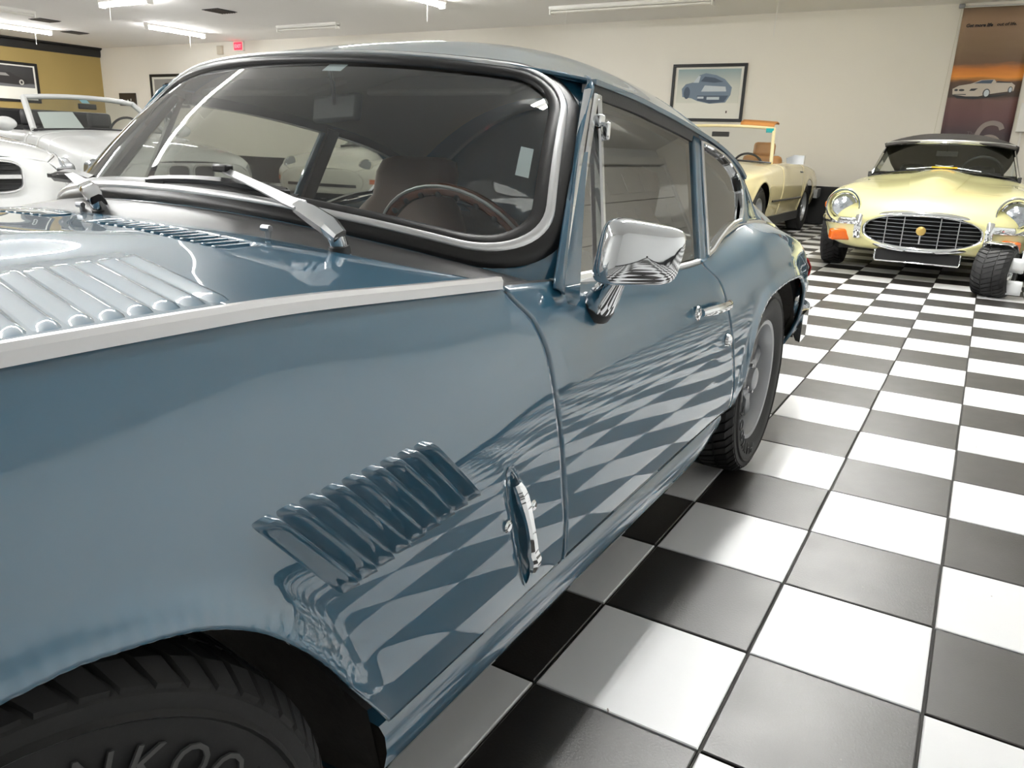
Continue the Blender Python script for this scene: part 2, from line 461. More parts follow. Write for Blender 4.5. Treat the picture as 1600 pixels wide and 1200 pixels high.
def side_pts(x, t, off=0.0):
    """3D points of the left flank at (x,t); a rolled flare follows the wheel arches"""
    hz = S_raw(x, t); x = np.broadcast_to(np.asarray(x, float), hz.shape[:-1])
    h = hz[..., 0].copy(); z = hz[..., 1].copy()
    for xc, A, wd in ((XW[0], ARCH, .372), (XW[1], ARCHR, .385)):
        u = wd * np.sin(np.linspace(-1, 1, 81) * math.pi / 2); cz = A(np.abs(u))
        near_ = (np.abs(x - xc) < wd + .12) & (z < .72)
        if not near_.any(): continue
        d = np.sqrt((x[near_][:, None] - xc - u) ** 2 + (z[near_][:, None] - cz) ** 2).min(1)
        h[near_] += .010 * np.exp(-(d / .020) ** 2) * smooth(.315, .40, z[near_])
    h -= off
    return np.stack([x, -h, z], -1)
def side_patch(xlo, xhi, zlo, tmax, nx, nt, arch=True, adist=None, off=0.0):
    """xlo/xhi: functions of height; zlo: function of x (lower edge)"""
    A = np.linspace(0, 1, nx) if adist is None else np.asarray(adist)
    B = np.linspace(0, 1, nt)
    a, b = np.meshgrid(A, B, indexing='ij')
    x = a * 0 + (xlo(.5) + (xhi(.5) - xlo(.5)) * a)
    for _ in range(14):
        lo = np.maximum(zlo(x), arch_z(x)) if arch else zlo(x)
        t0 = t_of_z(x, lo)
        t = t0 + (tmax - t0) * b
        z = S_raw(x, t)[..., 1]
        x = .5 * x + .5 * (xlo(z) + (xhi(z) - xlo(z)) * a)
    return side_pts(x, t, off)
GAPF = pchip([.29, .326, .45, .546, .629, .687, .728, .79], [-.388, -.397, -.416, -.415, -.415, -.425, -.458, -.480])
GAPR = pchip([.29, .349, .457, .555, .644, .687, .75], [.516, .508, .470, .440, .417, .374, .35])
zbot = lambda x: np.full(np.shape(x), .317)
G = .0032
def mirror(P):
    Q = np.array(P, float); Q[..., 1] *= -1; return Q
def both(P, name, m, parent, flip=False, **k):
    MB().grid(P, flip).build(name, m, parent, recalc=False, **k)
    return MB().grid(mirror(P), not flip).build(name, m, parent, recalc=False, **k)
def lattice(fn, us, vs):
    return np.array([[fn(u, v) for v in vs] for u in us])

# bonnet: both wings and the top in one shell
nose = lambda z: np.full(np.shape(z), -1.95)
PW = side_patch(nose, lambda z: GAPF(z) - G, zbot, TM, 330, 64)
ex = PW[..., 0] + .540 + .26 * (PW[..., 2] - .432); ez = PW[..., 2] - .432
PW[..., 1] += .016 * (1 - smooth(.55, 1.0, np.sqrt((ex / .022) ** 2 + (ez / .098) ** 2)))
crest = lambda x: S_raw(np.asarray(x, float), np.full(np.shape(x), TM))
XR = pchip([0, .17, .40, .53, .617, .66], [-.605, -.600, -.570, -.530, -.472, -.455])
ZC = pchip([-1.95, -1.75, -1.45, -1.1, -.8, -.6, -.4], [.60, .70, .752, .776, .786, .797, .790])
def bon_z(x, h):
    cr = crest(np.asarray(x, float)); hc, zc = cr[..., 0], cr[..., 1]
    u = np.clip(np.abs(h) / hc, 0, 1)
    base = zc + (ZC(x) - zc) * (1 - u ** 2.4) + .004 * np.sin(np.pi * u) * 0
    fade = smooth(-1.9, -1.5, x) * (1 - smooth(-.86, -.64, x))
    bulge = .017 * (1 - smooth(.17, .29, np.abs(h))) * fade
    lip = -.006 * smooth(.93, 1.0, u)
    return base + bulge + lip
nx, nh = 200, 90
us = np.linspace(0, 1, nx); vs = np.linspace(-1, 1, 2 * nh + 1)
PT = np.zeros((nx, 2 * nh + 1, 3))
for j, v in enumerate(vs):
    xe = -.46 - .0; hcE = float(crest(np.array(-.46))[0])
    xr = float(XR(abs(v) * hcE)) 
    xx = -1.95 + (xr + 1.95) * us
    hc = crest(xx)[:, 0]
    PT[:, j] = np.stack([xx, v * hc, bon_z(xx, np.abs(v) * hc)], -1)
tx = 1 - smooth(.016, .026, np.abs(PT[..., 0] + .656)); th_ = smooth(.045, .058, np.abs(PT[..., 1])) * (1 - smooth(.345, .358, np.abs(PT[..., 1])))
PT[..., 2] -= .012 * tx * th_
mb = MB().grid(PW, False).grid(mirror(PW), True).grid(PT, False)
# nose closing panel
nz = np.array([[(-1.95 - .03 * (1 - abs(v)), v * .52 * (1 if k == 3 else 1 + .12 * math.sin(k * .9)), .30 + .11 * k * (1 if abs(v) > .9 else 1)) for k in range(4)] for v in np.linspace(-1, 1, 15)])
bonnet = mb.build('bonnet', 'blue', car, recalc=False, solid=.004, angle=50)
MB().grid(nz).build('nose_panel', 'blue', car, solid=.004)
for sg in (-1, 1):
    MB().lathe([(0, 0), (-.004, .02), (0, .10), (.03, .105)], 'x', 24, (-1.96, sg * .45, .52)).build('headlamp', 'clear_lamp', car)
# bead of bright trim along each wing top
def wing_bead(sg):
    xs = np.linspace(-1.86, -.47, 80); c = crest(xs)
    path = np.stack([xs, sg * (c[:, 0] - .001), c[:, 1] + .001], -1)
    MB().sweep(path, [(-.0075, -.004), (-.0075, .007), (-.004, .012), (.004, .012), (.0075, .007), (.0075, -.004)], up=(0, 0, 1)).build('wing_bead', 'brushed', car, angle=30)
wing_bead(-1); wing_bead(1)

# liner coloured dark for shade behind the gaps; wheel wells
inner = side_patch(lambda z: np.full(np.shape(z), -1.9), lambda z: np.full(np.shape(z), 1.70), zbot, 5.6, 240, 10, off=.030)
both(inner, 'inner_wing', 'shade_liner', car, False)
def well(xc, sg, nm='wheel_well'):
    th = np.linspace(.32, math.pi - .32, 28)
    P = np.array([[(xc + .42 * math.cos(t), sg * w, .22 + .39 * math.sin(t)) for w in (.705, .60, .45, .40)] for t in th])
    mb = MB().grid(P)
    mb.add([(xc + .42 * math.cos(t), sg * .40, .22 + .39 * math.sin(t)) for t in th], [tuple(range(len(th)))])
    mb.build(nm, 'grease', car)
for xc in XW:
    for sg in (-1, 1): well(xc, sg)
for cc, dd in (((-.05, 0, .20), (1.45, 1.2, .06)), ((1.45, 0, .33), (.4, 1.0, .1)), ((-1.7, 0, .33), (.4, .95, .1))):
    MB().box(cc, dd).build('floor_pan', 'matte_black', car)

# sills
def sill(sg):
    xs = np.linspace(-.795, .552, 60)
    prof = [(.640, .286), (.697, .283), (.706, .273), (.709, .252), (.705, .230), (.694, .210), (.672, .194), (.645, .186), (.600, .183)]
    P = np.array([[(x + .02 * (z - .27), sg * (h - .012 * smooth(.35, .58, x)), z + .02 * float(smooth(.25, .58, x))) for (h, z) in prof] for x in xs])
    mb = MB().grid(P, sg > 0)
    mb.build('sill', 'blue', car, angle=35)
    e = P[0]; MB().add(np.vstack([e + np.array([.006, 0, 0]), e[:1] * np.array([1, 0, 1]) + np.array([.006, sg * .52, .05]), e[:1] * np.array([1, 0, 1]) + np.array([.006, sg * .62, .12])]), [tuple(range(len(prof) + 2))]).build('sill_end', 'grease', car)
    MB().add([(-.785, sg * .40, .17), (-.785, sg * .695, .19), (-.81, sg * .69, .33), (-.86, sg * .66, .46), (-.92, sg * .62, .54), (-.86, sg * .40, .50)], [(0, 1, 2, 3, 4, 5)]).build('splash_panel', 'grease', car)
sill(-1); sill(1)

# doors
def door(sg):
    P = side_patch(lambda z: GAPF(z) + G, lambda z: GAPR(z) - G, zbot, TM, 90, 40, arch=False)
    if sg > 0: P = mirror(P)
    d = MB().grid(P, sg > 0).build('door', 'blue', car, recalc=False, solid=.014, angle=50)
    # belt ledge and weatherstrip up to the glass
    b = P[:, -1]; i0 = int(np.argmin(np.abs(b[:, 0] + .33)))
    led = np.stack([b, b + np.array([0, -sg * .010, .002]), b + np.array([0, -sg * .026, -.002]), b + np.array([0, -sg * .030, -.03])], 1)
    MB().grid(led).build('belt_weatherstrip', 'black_rubber', d)
    mb = MB().grid(np.stack([b + np.array([0, sg * .002, -.004]), b + np.array([0, sg * .003, .002]), b + np.array([0, -sg * .005, .004])], 1)[i0:])
    mb.build('belt_moulding', 'brushed', d)
    return d
doorL = door(-1); doorR = door(1)
# rear quarters with haunch
def quarter(sg):
    P = side_patch(lambda z: GAPR(z) + G, lambda z: np.full(np.shape(z), 1.74), zbot, TM, 150, 36)
    if sg > 0: P = mirror(P)
    return MB().grid(P, sg > 0).build('rear_quarter', 'blue', car, recalc=False, solid=.010, angle=50)
quL = quarter(-1); quR = quarter(1)

# ---- greenhouse
def glass_h(z):
    return .645 + (.575 - .645) * (np.asarray(z, float) - .71) / .28
EDGE = pchip([-.19, .13, .454, .65, .80, .95, 1.06, 1.15, 1.30, 1.60, 1.74],
             np.array([(.566, 1.040), (.573, 1.020), (.582, .978), (.589, .942), (.595, .898), (.598, .825), (.606, .752), (.622, .722), (.62, .700), (.57, .633), (.53, .59)]))
RZC = pchip([-.19, 0, .2, .4, .6, .8, 1.0, 1.2, 1.4, 1.55, 1.66, 1.74],
            [1.086, 1.122, 1.150, 1.163, 1.155, 1.128, 1.075, .99, .87, .765, .68, .615])
def roof_p(x, v):
    e = EDGE(np.array(x)); zc = float(RZC(x)); u = abs(v)
    z = e[1] + (zc - e[1]) * (1 - u ** 2.3)
    xs = x + (0.0 if x > .2 else (.120 * u ** 2.2) * (1 - (x + .19) / .39))
    return (xs, v * e[0], z)
rx = np.r_[np.linspace(-.19, 1.0, 70), np.linspace(1.02, 1.74, 40)]
PR = np.array([[roof_p(x, v) for v in np.sin(np.linspace(-1, 1, 61) * math.pi / 2)] for x in rx])
nroof = 58
MB().grid(PR[:nroof + 13], True if False else False).build('roof', 'blue', car, recalc=False, solid=.006, angle=50)
MB().grid(PR[nroof + 12:]).build('tailgate', 'blue', car, recalc=False, solid=.006, angle=50)
# rear window set into the tailgate
rw = np.array([[np.array(roof_p(x, v * .74)) + np.array([.004, 0, .006]) for v in np.linspace(-1, 1, 21)] for x in np.linspace(.90, 1.42, 20)])
MB().grid(rw).build('rear_window', 'dark_glass', car, recalc=False)
# rain gutter
for sg in (-1, 1):
    xs = np.linspace(-.075, .86, 60); E_ = EDGE(np.where(xs < .2, xs - .12 * (1 - (xs + .07) / .27), xs))
    path = np.stack([xs, sg * (E_[:, 0] + .004), E_[:, 1] - .004], -1)
    MB().sweep(path, [(-.009, -.006), (-.009, .003), (.009, .003), (.009, -.006)], up=(0, 0, 1)).build('rain_gutter', 'blue', car, angle=30)
    MB().sweep(path + np.array([0, -sg * .006, -.014]), [(-.012, -.012), (-.012, .009), (.008, .009), (.008, -.012)], up=(0, 0, 1)).build('door_seal', 'black_rubber', car, angle=30)

# windscreen sheet
def W(p, q):
    """p,q in metres on the unrolled sheet: p in -.575...575, q in 0...41"""
    a = p / .575; b = q / .41
    aa = abs(a) ** 2.3
    L = np.array([-.519 + .203 * aa, .630 * a, .831 - .0885 * aa])
    U = np.array([-.196 + .131 * aa, .528 * a, 1.073 - .034 * aa])
    P = L + (U - L) * b
    n = np.array([-.6, 0, .8]); 
    return P + n * .016 * math.sin(math.pi * min(max(b, -.1), 1.1))
def outline(off, n=14, r=.104):
    x, y = .575 + off, .205 + off; rr = r + off; pts = []
    for cx, cy, a0 in ((x - rr, y - rr, 0), (-(x - rr), y - rr, 90), (-(x - rr), -(y - rr), 180), (x - rr, -(y - rr), 270)):
        for k in range(n + 1):
            a = math.radians(a0 + 90 * k / n); pts.append((cx + rr * math.cos(a), cy + rr * math.sin(a)))
    out = []   # densify straight runs
    for i in range(len(pts)):
        p, q = np.array(pts[i]), np.array(pts[(i + 1) % len(pts)])
        m = max(1, int(np.linalg.norm(q - p) / .04))
        for k in range(m): out.append(p + (q - p) * k / m)
    return np.array(out)
base_o = outline(0)
cnt = len(base_o)
def ring(off, lift):
    o = outline(off)
    if len(o) != cnt:
        # resample by same topology
        idx = np.linspace(0, len(o), cnt, endpoint=False); o2 = np.vstack([o, o[:1]])
        o = np.array([o2[int(i)] + (o2[int(i) + 1] - o2[int(i)]) * (i - int(i)) for i in idx])
    P = np.array([W(p, q + .205) for p, q in o])
    return P + np.array([-.6, 0, .8]) * lift
def ring_scaled(off, lift):
    """offset ring with the same vertex layout as base_o"""
    o = base_o.copy(); nrm = np.zeros_like(o)
    for i in range(cnt):
        t = o[(i + 1) % cnt] - o[i - 1]; t /= np.linalg.norm(t); nrm[i] = (t[1], -t[0])
    o = o + nrm * off
    P = np.array([W(p, q + .205) for p, q in o])
    return P + np.array([-.6, 0, .8]) * lift
wr = [(-.024, .000), (-.023, .006), (-.017, .010), (-.008, .010), (.000, .008), (.008, .009), (.015, .008), (.021, .004), (.023, -.004)]
ws = MB().grid(np.stack([ring_scaled(o, l) for o, l in wr]), True, wrap_v=True).build('windscreen_rubber', 'satin_black', car, angle=60)
MB().grid(np.stack([ring_scaled(o, l) for o, l in ((-.006, .007), (-.0048, .0125), (0, .014), (.0048, .0125), (.006, .007))]), True, wrap_v=True).build('windscreen_bright_strip', 'brushed', ws, angle=60)
gl = []
inner_o = base_o.copy()
for k in range(13):
    f = k / 12
    nr = np.zeros_like(base_o)
    o = base_o * (f * (1 - .033 / .3))
    o = np.stack([base_o[:, 0] * f * (.575 - .021) / .575, base_o[:, 1] * f * (.205 - .021) / .205], -1)
    gl.append(np.array([W(p, q + .205) for p, q in o]))
MB().grid(np.stack(gl), True, wrap_v=True).build('windscreen_glass', 'glass', car, recalc=False)
sr = []
for i in range(cnt):
    o = base_o[i]; k = min((.612 if o[0] < 0 else .596) / max(abs(o[0]), 1e-6), (.240 if o[1] < 0 else .226) / max(abs(o[1]), 1e-6))
    sr.append([W(o[0] * f, o[1] * f + .205) + np.array([-.6, 0, .8]) * (-.003 - .004 * g) for f, g in ((1.0, 0), (1 + (k - 1) * .5, .3), (k, 1))])
MB().grid(np.array(sr), wrap_u=True).build('screen_surround', 'blue', car, solid=.002)
# scuttle: black seal band, then painted strip up to the windscreen rubber
def scut(v, f):
    hcE = .645
    h = v * hcE; x0 = float(XR(abs(h))) + .004
    z0 = float(bon_z(np.array(x0 - .004), abs(h))) - .003
    a = max(-1, min(1, v)); aa = abs(a) ** 2.3
    p = W(a * .575, -.021); p1 = np.array([p[0] + .045 * aa, h * (1 - .0) , p[2] - .014 * aa])
    P0 = np.array([x0, h, z0])
    return P0 + (p1 - P0) * f + np.array([0, 0, .006 * math.sin(math.pi * f)])
vv = np.linspace(-1, 1, 61)
MB().grid(np.array([[scut(v, f) for f in np.linspace(-.12, .84, 7)] for v in vv])).build('scuttle_seal', 'satin_black', car, solid=.004)
MB().grid(np.array([[scut(v, f) for f in np.linspace(.82, 1.15, 7)] for v in vv])).build('scuttle_panel', 'blue', car, solid=.004)
# A pillars: painted strip between windscreen rubber and door frame
FB = np.array([-.330, -.652, .722]); FT = np.array([-.082, -.578, 1.028])
for sg in (-1, 1):
    P = []
    for k in range(24):
        f = k / 23
        q = -.030 + .46 * f
        w = W(-.575 - .018, q); 
        e = FB + (FT - FB) * f + np.array([-.006, 0, 0])
        row = []
        for g in np.linspace(0, 1, 6):
            p = w + (e - w) * g + np.array([-.4, -.5, .3]) * .010 * math.sin(math.pi * g)
            row.append((p[0], p[1] * (1 if sg < 0 else -1), p[2]))
        P.append(row)
    MB().grid(np.array(P), sg < 0).build('windscreen_pillar', 'blue', car, recalc=False, solid=.006)
# header between windscreen rubber and roof
hd = np.array([[W(p, .41 + .018), np.array(W(p, .41 + .045)) * .5 + np.array(roof_p(-.19, p / .575)) * .5 + np.array([.004, 0, -.010]), np.array(roof_p(-.19, p / .575)) + np.array([.012, 0, -.007])] for p in np.linspace(-.56, .56, 41)])
MB().grid(hd).build('windscreen_header', 'blue', car, solid=.003)

# side glass, quarter light frame, rear side window
def gp(x, z, sg, out=0.0):
    if sg > 0: out -= .035 * max(0, z - .71) / .3
    return np.array([x, sg * (float(glass_h(z)) + out), z])
def poly_glass(name, pts, sg, m, parent, out=0.0):
    """pts: list of lower (x,z) and upper (x,z) pairs"""
    P = np.array([[gp(lx + (ux - lx) * f, lz + (uz - lz) * f, sg, out) for f in np.linspace(0, 1, 6)] for (lx, lz), (ux, uz) in pts])
    return MB().grid(P).build(name, m, parent, recalc=False)
def frame(name, pts, sg, r, m, parent, closed=False, prof=None, out=.004):
    P = np.array([gp(x, z, sg, out) for x, z in pts])
    return MB().sweep(P, prof or [(-r, -.005), (-r, .005), (-r * .5, .008), (r * .5, .008), (r, .005), (r, -.005)], closed=closed, up=(0, sg, 0.25)).build(name, m, parent, angle=35)
def seg(pts, n=6):
    out = []
    for a, b in zip(pts[:-1], pts[1:]):
        for k in range(n): out.append((a[0] + (b[0] - a[0]) * k / n, a[1] + (b[1] - a[1]) * k / n))
    return out + [pts[-1]]
for sg, D in ((-1, doorL), (1, doorR)):
    # opening quarter light
    ql = poly_glass('quarter_light', [((-.272, .730), (-.262, .745)), ((-.21, .728), (-.12, .938)), ((-.148, .726), (-.062, 1.000))], sg, 'side_glass', D)
    frame('quarter_light_frame', seg([(-.148, .724), (-.266, .728), (-.270, .740), (-.072, 1.010), (-.058, 1.008)]), sg, .0075, 'chrome', ql)
    frame('quarter_light_seal', seg([(-.287, .733), (-.077, 1.012)]), sg, .008, 'black_rubber', ql, out=.0)
    frame('quarter_light_outer_frame', seg([(-.303, .732), (-.090, 1.018)]), sg, .0065, 'chrome', ql, out=.004)
    frame('window_divider', seg([(-.148, .715), (-.058, 1.012)]), sg, .0075, 'chrome', ql)
    MB().box(gp(-.082, .972, sg, .014), (.022, .012, .020)).box(gp(-.075, .955, sg, .02), (.012, .012, .03)).build('quarter_light_catch', 'chrome', ql, bevel=.003)
    MB().add([gp(-.320, .712, sg, .003), gp(-.235, .718, sg, .003), gp(-.275, .785, sg, .003), gp(-.320, .712, sg, -.006), gp(-.235, .718, sg, -.006), gp(-.275, .785, sg, -.006)],
             [(0, 1, 2), (5, 4, 3), (0, 3, 4, 1), (1, 4, 5, 2), (2, 5, 3, 0)]).build('corner_rubber', 'black_rubber', ql)
    poly_glass('door_window', [((-.146, .70), (-.056, 1.005)), ((.1, .69), (.12, 1.003)), ((.3, .68), (.31, .985)), ((.385, .68), (.452, .962))], sg, 'side_glass', D)
    # B post
    bp = [(.372, .672), (.405, .80), (.452, .965)]
    P = np.array([[gp(x + dx, z, sg, .006) for dx in (-.014, 0, .03, .036)] for x, z in seg(bp)])
    MB().grid(P).build('door_post', 'blue', car, solid=.012)
    # rear side window
    lo = [(.425, .700), (.47, .708), (.53, .727), (.60, .745), (.66, .756), (.712, .760)]
    up = [(.486, .950), (.56, .940), (.64, .924), (.70, .905), (.757, .874), (.778, .830)]
    rq = poly_glass('rear_side_window', list(zip(lo, up)), sg, 'side_glass', car)
    frame('rear_window_frame', seg([lo[0], up[0]] + up[1:] + [(.765, .79), (.735, .762)] + lo[::-1], 4), sg, .006, 'chrome', rq, True)
    # bright moulding along the haunch under the rear window
    xs = np.linspace(.40, 1.22, 50); c = crest(xs)
    path = np.stack([xs, sg * (c[:, 0] - .012), c[:, 1] + .0045], -1)
    MB().sweep(path, [(-.011, -.006), (-.009, .002), (0, .005), (.009, .002), (.011, -.006)], up=(0, 0, 1)).build('haunch_moulding', 'chrome', quL if sg < 0 else quR)
    # C pillar between the rear side window and the roof edge, and the ledge under the windows
    gx = [(.475, .958), (.55, .948), (.64, .932), (.705, .912), (.765, .880), (.787, .832), (.775, .79), (.74, .752)]
    ex = [.47, .56, .66, .74, .83, .92, 1.0, 1.07]
    P = []
    for (x, z), xe in zip(seg(gx, 4), np.interp(np.linspace(0, 7, 29), range(8), ex)):
        e = EDGE(np.array(xe)); a = gp(x, z, sg, .002); b = np.array([xe, sg * e[0], e[1] - .004])
        P.append([a + (b - a) * f + np.array([0, sg * .006 * math.sin(math.pi * f), 0]) for f in np.linspace(0, 1, 6)])
    MB().grid(np.array(P)).build('rear_pillar', 'blue', car, solid=.004)
    xs = np.linspace(.36, 1.25, 40); c = crest(xs)
    P = np.stack([np.stack([xs, sg * c[:, 0], c[:, 1]], -1), np.stack([xs, sg * (c[:, 0] - .03), c[:, 1] - .004 + 0 * xs], -1), np.stack([xs, sg * (c[:, 0] - .06), c[:, 1] - .03], -1)], 1)
    MB().grid(P).build('window_ledge', 'blue', car, solid=.003)
# ---- details on the blue coupe
def flankV(x, z, lift, sg=-1):
    t = t_of_z(x, z); p = side_pts(x, t); q = side_pts(x, t + .15); r = side_pts(x + .01, t)
    n = np.cross(q - p, r - p); n /= np.linalg.norm(n, axis=-1, keepdims=True)
    n = np.where(n[..., 1:2] > 0, -n, n)
    o = p + n * lift[..., None]
    return o if sg < 0 else o * np.array([1, -1, 1])
def flank(x, z, lift=0.0, sg=-1):
    t = t_of_z(np.array([x]), np.array([z]))
    p = side_pts(np.array([x]), t)[0]
    q = side_pts(np.array([x]), t + .15)[0]; r = side_pts(np.array([x + .01]), t)[0]
    n = np.cross(q - p, r - p); n /= np.linalg.norm(n)
    if n[1] > 0: n = -n
    o = p + n * lift
    return o if sg < 0 else o * np.array([1, -1, 1])
def text_mesh(txt, size, name, m, parent, loc, rot, extrude=.0005, align='CENTER', shear=0.0, bold=0.0):
    cu = bpy.data.curves.new(name, 'FONT'); cu.body = txt; cu.size = size; cu.extrude = extrude; cu.align_x = align; cu.shear = shear; cu.offset = bold
    cu.resolution_u = 3
    o = bpy.data.objects.new(name, cu); COL.objects.link(o)
    dg = bpy.context.evaluated_depsgraph_get(); dg.update()
    me = bpy.data.meshes.new_from_object(o.evaluated_get(dg))
    COL.objects.unlink(o); bpy.data.objects.remove(o); bpy.data.curves.remove(cu)
    ob = bpy.data.objects.new(name, me); link(ob, parent)
    me.materials.clear(); me.materials.append(M[m] if isinstance(m, str) else m)
    ob.location = loc; ob.rotation_euler = rot
    return ob
# wing louvres
def wing_louvre(k, sg):
    f = k / 8
    a = np.array([-.947 + .222 * f, .609]); b = np.array([-.864 + .214 * f, .506 + .012 * f])
    ns, nc = 20, 15; w = .0282
    S_, C_ = np.meshgrid(np.linspace(0, 1, ns), np.linspace(0, 1, nc), indexing='ij')
    fs = np.clip(np.minimum(S_ / .13, (1 - S_) / .16), 0, 1); fs = np.sqrt(1 - (1 - fs) ** 2)
    g = np.where(C_ < .80, smooth(0, .86, C_) * 1.0, np.clip(1 - ((C_ - .80) / .17), 0, 1) ** .55 * smooth(0, .86, .80))
    P = flankV(a[0] + (b[0] - a[0]) * S_ + (C_ - .5) * w, a[1] + (b[1] - a[1]) * S_, -.0006 + .0150 * fs * g, sg)
    mb = MB().grid(P, sg > 0)
    mb.build('wing_louvre', 'blue', bonnet, recalc=False, angle=60)
for sg in (-1, 1):
    for k in range(9): wing_louvre(k, sg)
# bonnet louvres, running across the top beside the bulge
def bonnet_louvre(k, sg):
    x0 = -.868 - .0272 * k
    a = np.array([x0, .575]); b = np.array([x0 + .072, .315])
    ns, nc = 18, 9; w = .0262
    S_, C_ = np.meshgrid(np.linspace(0, 1, ns), np.linspace(0, 1, nc), indexing='ij')
    x = a[0] + (b[0] - a[0]) * S_ + (C_ - .5) * w; h = a[1] + (b[1] - a[1]) * S_
    fs = np.clip(np.minimum(S_ / .09, (1 - S_) / .09), 0, 1); fs = np.sqrt(1 - (1 - fs) ** 2)
    g = np.where(C_ < .7, np.sin(math.pi * .5 * np.minimum(1, C_ / .7)), np.clip(np.cos(math.pi * .5 * np.clip((C_ - .7) / .3, 0, 1)), 0, 1) ** .8)
    P = np.stack([x, sg * h, bon_z(x, h) - .0006 + .0045 * fs * g], -1)
    MB().grid(P, sg < 0).build('bonnet_louvre', 'blue', bonnet, recalc=False, angle=60)
for sg in (-1, 1):
    for k in range(11): bonnet_louvre(k, sg)
# intake slots at the back of the bulge
sl = bpy.data.objects.new('intake_grille', None); link(sl, car)
for sg in (-1, 1):
    for k in range(13):
        h = sg * (.065 + .265 * k / 12); x = -.650 - .012 * k / 12
        z = float(bon_z(np.array(x), abs(h)))
        MB().box((x, h + sg * .0115, z - .004), (.056, .010, .010)).build('intake_slat', 'blue', sl, bevel=.0015)
# bonnet catches
def catch(sg):
    p0 = np.array([-.558, .506]); p1 = np.array([-.524, .371])
    rec = []
    for i in range(16):
        a = 2 * math.pi * i / 16; cx, cz = (-.540, .432)
        dx = .021 * math.cos(a); dz = .098 * math.sin(a); dx += -.025 * math.sin(a) * 1.0
        rec.append((cx + dx, cz + dz))
    R0 = np.array([flank(x, z, .0012, sg) for x, z in rec]); R1 = np.array([flank(-.538 + (x + .538) * .82, .432 + (z - .432) * .93, .0014, sg) for x, z in rec])
    c = MB().grid(np.stack([R0, R1]), wrap_v=True).build('bonnet_catch', 'blue', bonnet)
    path = []
    for i in range(15):
        s = i / 14; x = p0[0] + (p1[0] - p0[0]) * s; z = p0[1] + (p1[1] - p0[1]) * s
        path.append(flank(x, z, .007 + .006 * math.sin(math.pi * s) ** .5 + .004 * (s > .85), sg))
    wd = [.75, .95, 1.05, 1, .9, .85, .8, .8, .8, .85, .9, 1, 1.05, 1.0, .8]
    MB().sweep(np.array(path), [(-.0095, -.004), (-.0095, .002), (-.005, .006), (.005, .006), (.0095, .002), (.0095, -.004)], up=(0, sg, .1), radii=wd).build('catch_handle', 'chrome', c, angle=40)
    for (x, z) in ((-.580, .456), (-.512, .458)):
        q = flank(x, z, 0, sg)
        MB().lathe([(.0, .0085), (-.002 if sg < 0 else .002, .0085), (-.0045 if sg < 0 else .0045, .006), (-.005 if sg < 0 else .005, 0)], 'y', 12, q).build('catch_screw', 'chrome', c)
catch(-1); catch(1)
# door handles and locks
def handle(sg, D):
    path = [flank(.225 + .19 * s, .601 - .008 * s, .004 + .026 * math.sin(math.pi * min(1, .08 + s * .86)) ** .6, sg) for s in np.linspace(0, 1, 14)]
    h = MB().sweep(np.array(path), [(-.009, -.005), (-.009, .003), (-.004, .007), (.004, .007), (.009, .003), (.009, -.005)], up=(0, sg, .2), radii=[.8, 1, 1.05, 1.1, 1.1, 1.1, 1.1, 1.1, 1.1, 1.15, 1.2, 1.25, 1.2, .9]).build('door_handle', 'chrome', D)
    MB().lathe([(0, .017), (sg * .004, .016), (sg * .005, 0)], 'y', 16, flank(.235, .600, 0, sg)).build('handle_boss', 'chrome', h)
    MB().lathe([(0, .016), (sg * .006, .015), (sg * .011, .009), (sg * .012, 0)], 'y', 16, flank(.420, .510, 0, sg)).build('door_lock', 'chrome', D)
handle(-1, doorL); handle(1, doorR)
# door mirror (driver's side): ribbed stalk on a rubber foot, chrome head facing back
mir = bpy.data.objects.new('door_mirror', None); link(mir, doorL)
foot = flank(-.228, .678, .0); top = np.array([-.246, .530 - YC, .740])
d = top - foot; d /= np.linalg.norm(d)
base_p = foot - d * .004
MB().tube([base_p, base_p + d * .016], [.0285, .028], 20).build('mirror_foot', 'black_rubber', mir)
n = 10
pa = [base_p + d * (.014 + (np.linalg.norm(top - base_p) - .010) * k / (n - 1)) for k in range(n)]
rad = np.interp(np.linspace(0, 1, n), [0, .15, .5, .85, 1], [.0265, .026, .020, .0145, .0125])
prof = [((1 + (.05 if k % 2 else -.03)) * math.cos(2 * math.pi * k / 24), (1 + (.05 if k % 2 else -.03)) * math.sin(2 * math.pi * k / 24)) for k in range(24)]
MB().sweep(np.array(pa), prof, radii=rad).build('mirror_stalk', 'chrome', mir, angle=60)
hc = np.array([-.228, .510 - YC, .774])
ax_w = np.array([.085, -.100, -.010]); ax_w /= np.linalg.norm(ax_w)
fwd = np.cross(ax_w, [0, 0, 1.]); fwd /= np.linalg.norm(fwd)
if fwd[0] > 0: fwd = -fwd
upv = np.cross(fwd, ax_w); upv = upv if upv[2] > 0 else -upv
def mhead(u, depth, sc):
    a = 2 * math.pi * u; ca, sa = math.cos(a), math.sin(a)
    e = 2 / 5.0
    x = math.copysign(abs(ca) ** e, ca) * .066; y = math.copysign(abs(sa) ** e, sa) * .049
    y *= 1 - .10 * (x / .066); x += .006 * (y / .049)
    return hc + ax_w * x * sc + upv * y * sc + fwd * depth
rings = [(0.0, .96), (.001, 1.0), (.008, 1.01), (.018, .985), (.027, .93), (.034, .82), (.038, .66), (.041, .42), (.042, .2), (.0425, .02)]
MB().grid(np.array([[mhead(k / 40, dd, s_) for k in range(40)] for dd, s_ in rings]), wrap_v=True).build('mirror_shell', 'chrome', mir, angle=50)
MB().grid(np.array([[mhead(k / 40, .001, s_) for k in range(40)] for s_ in (.95, .5, .02)]), wrap_v=True).build('mirror_glass', 'chrome', mir)
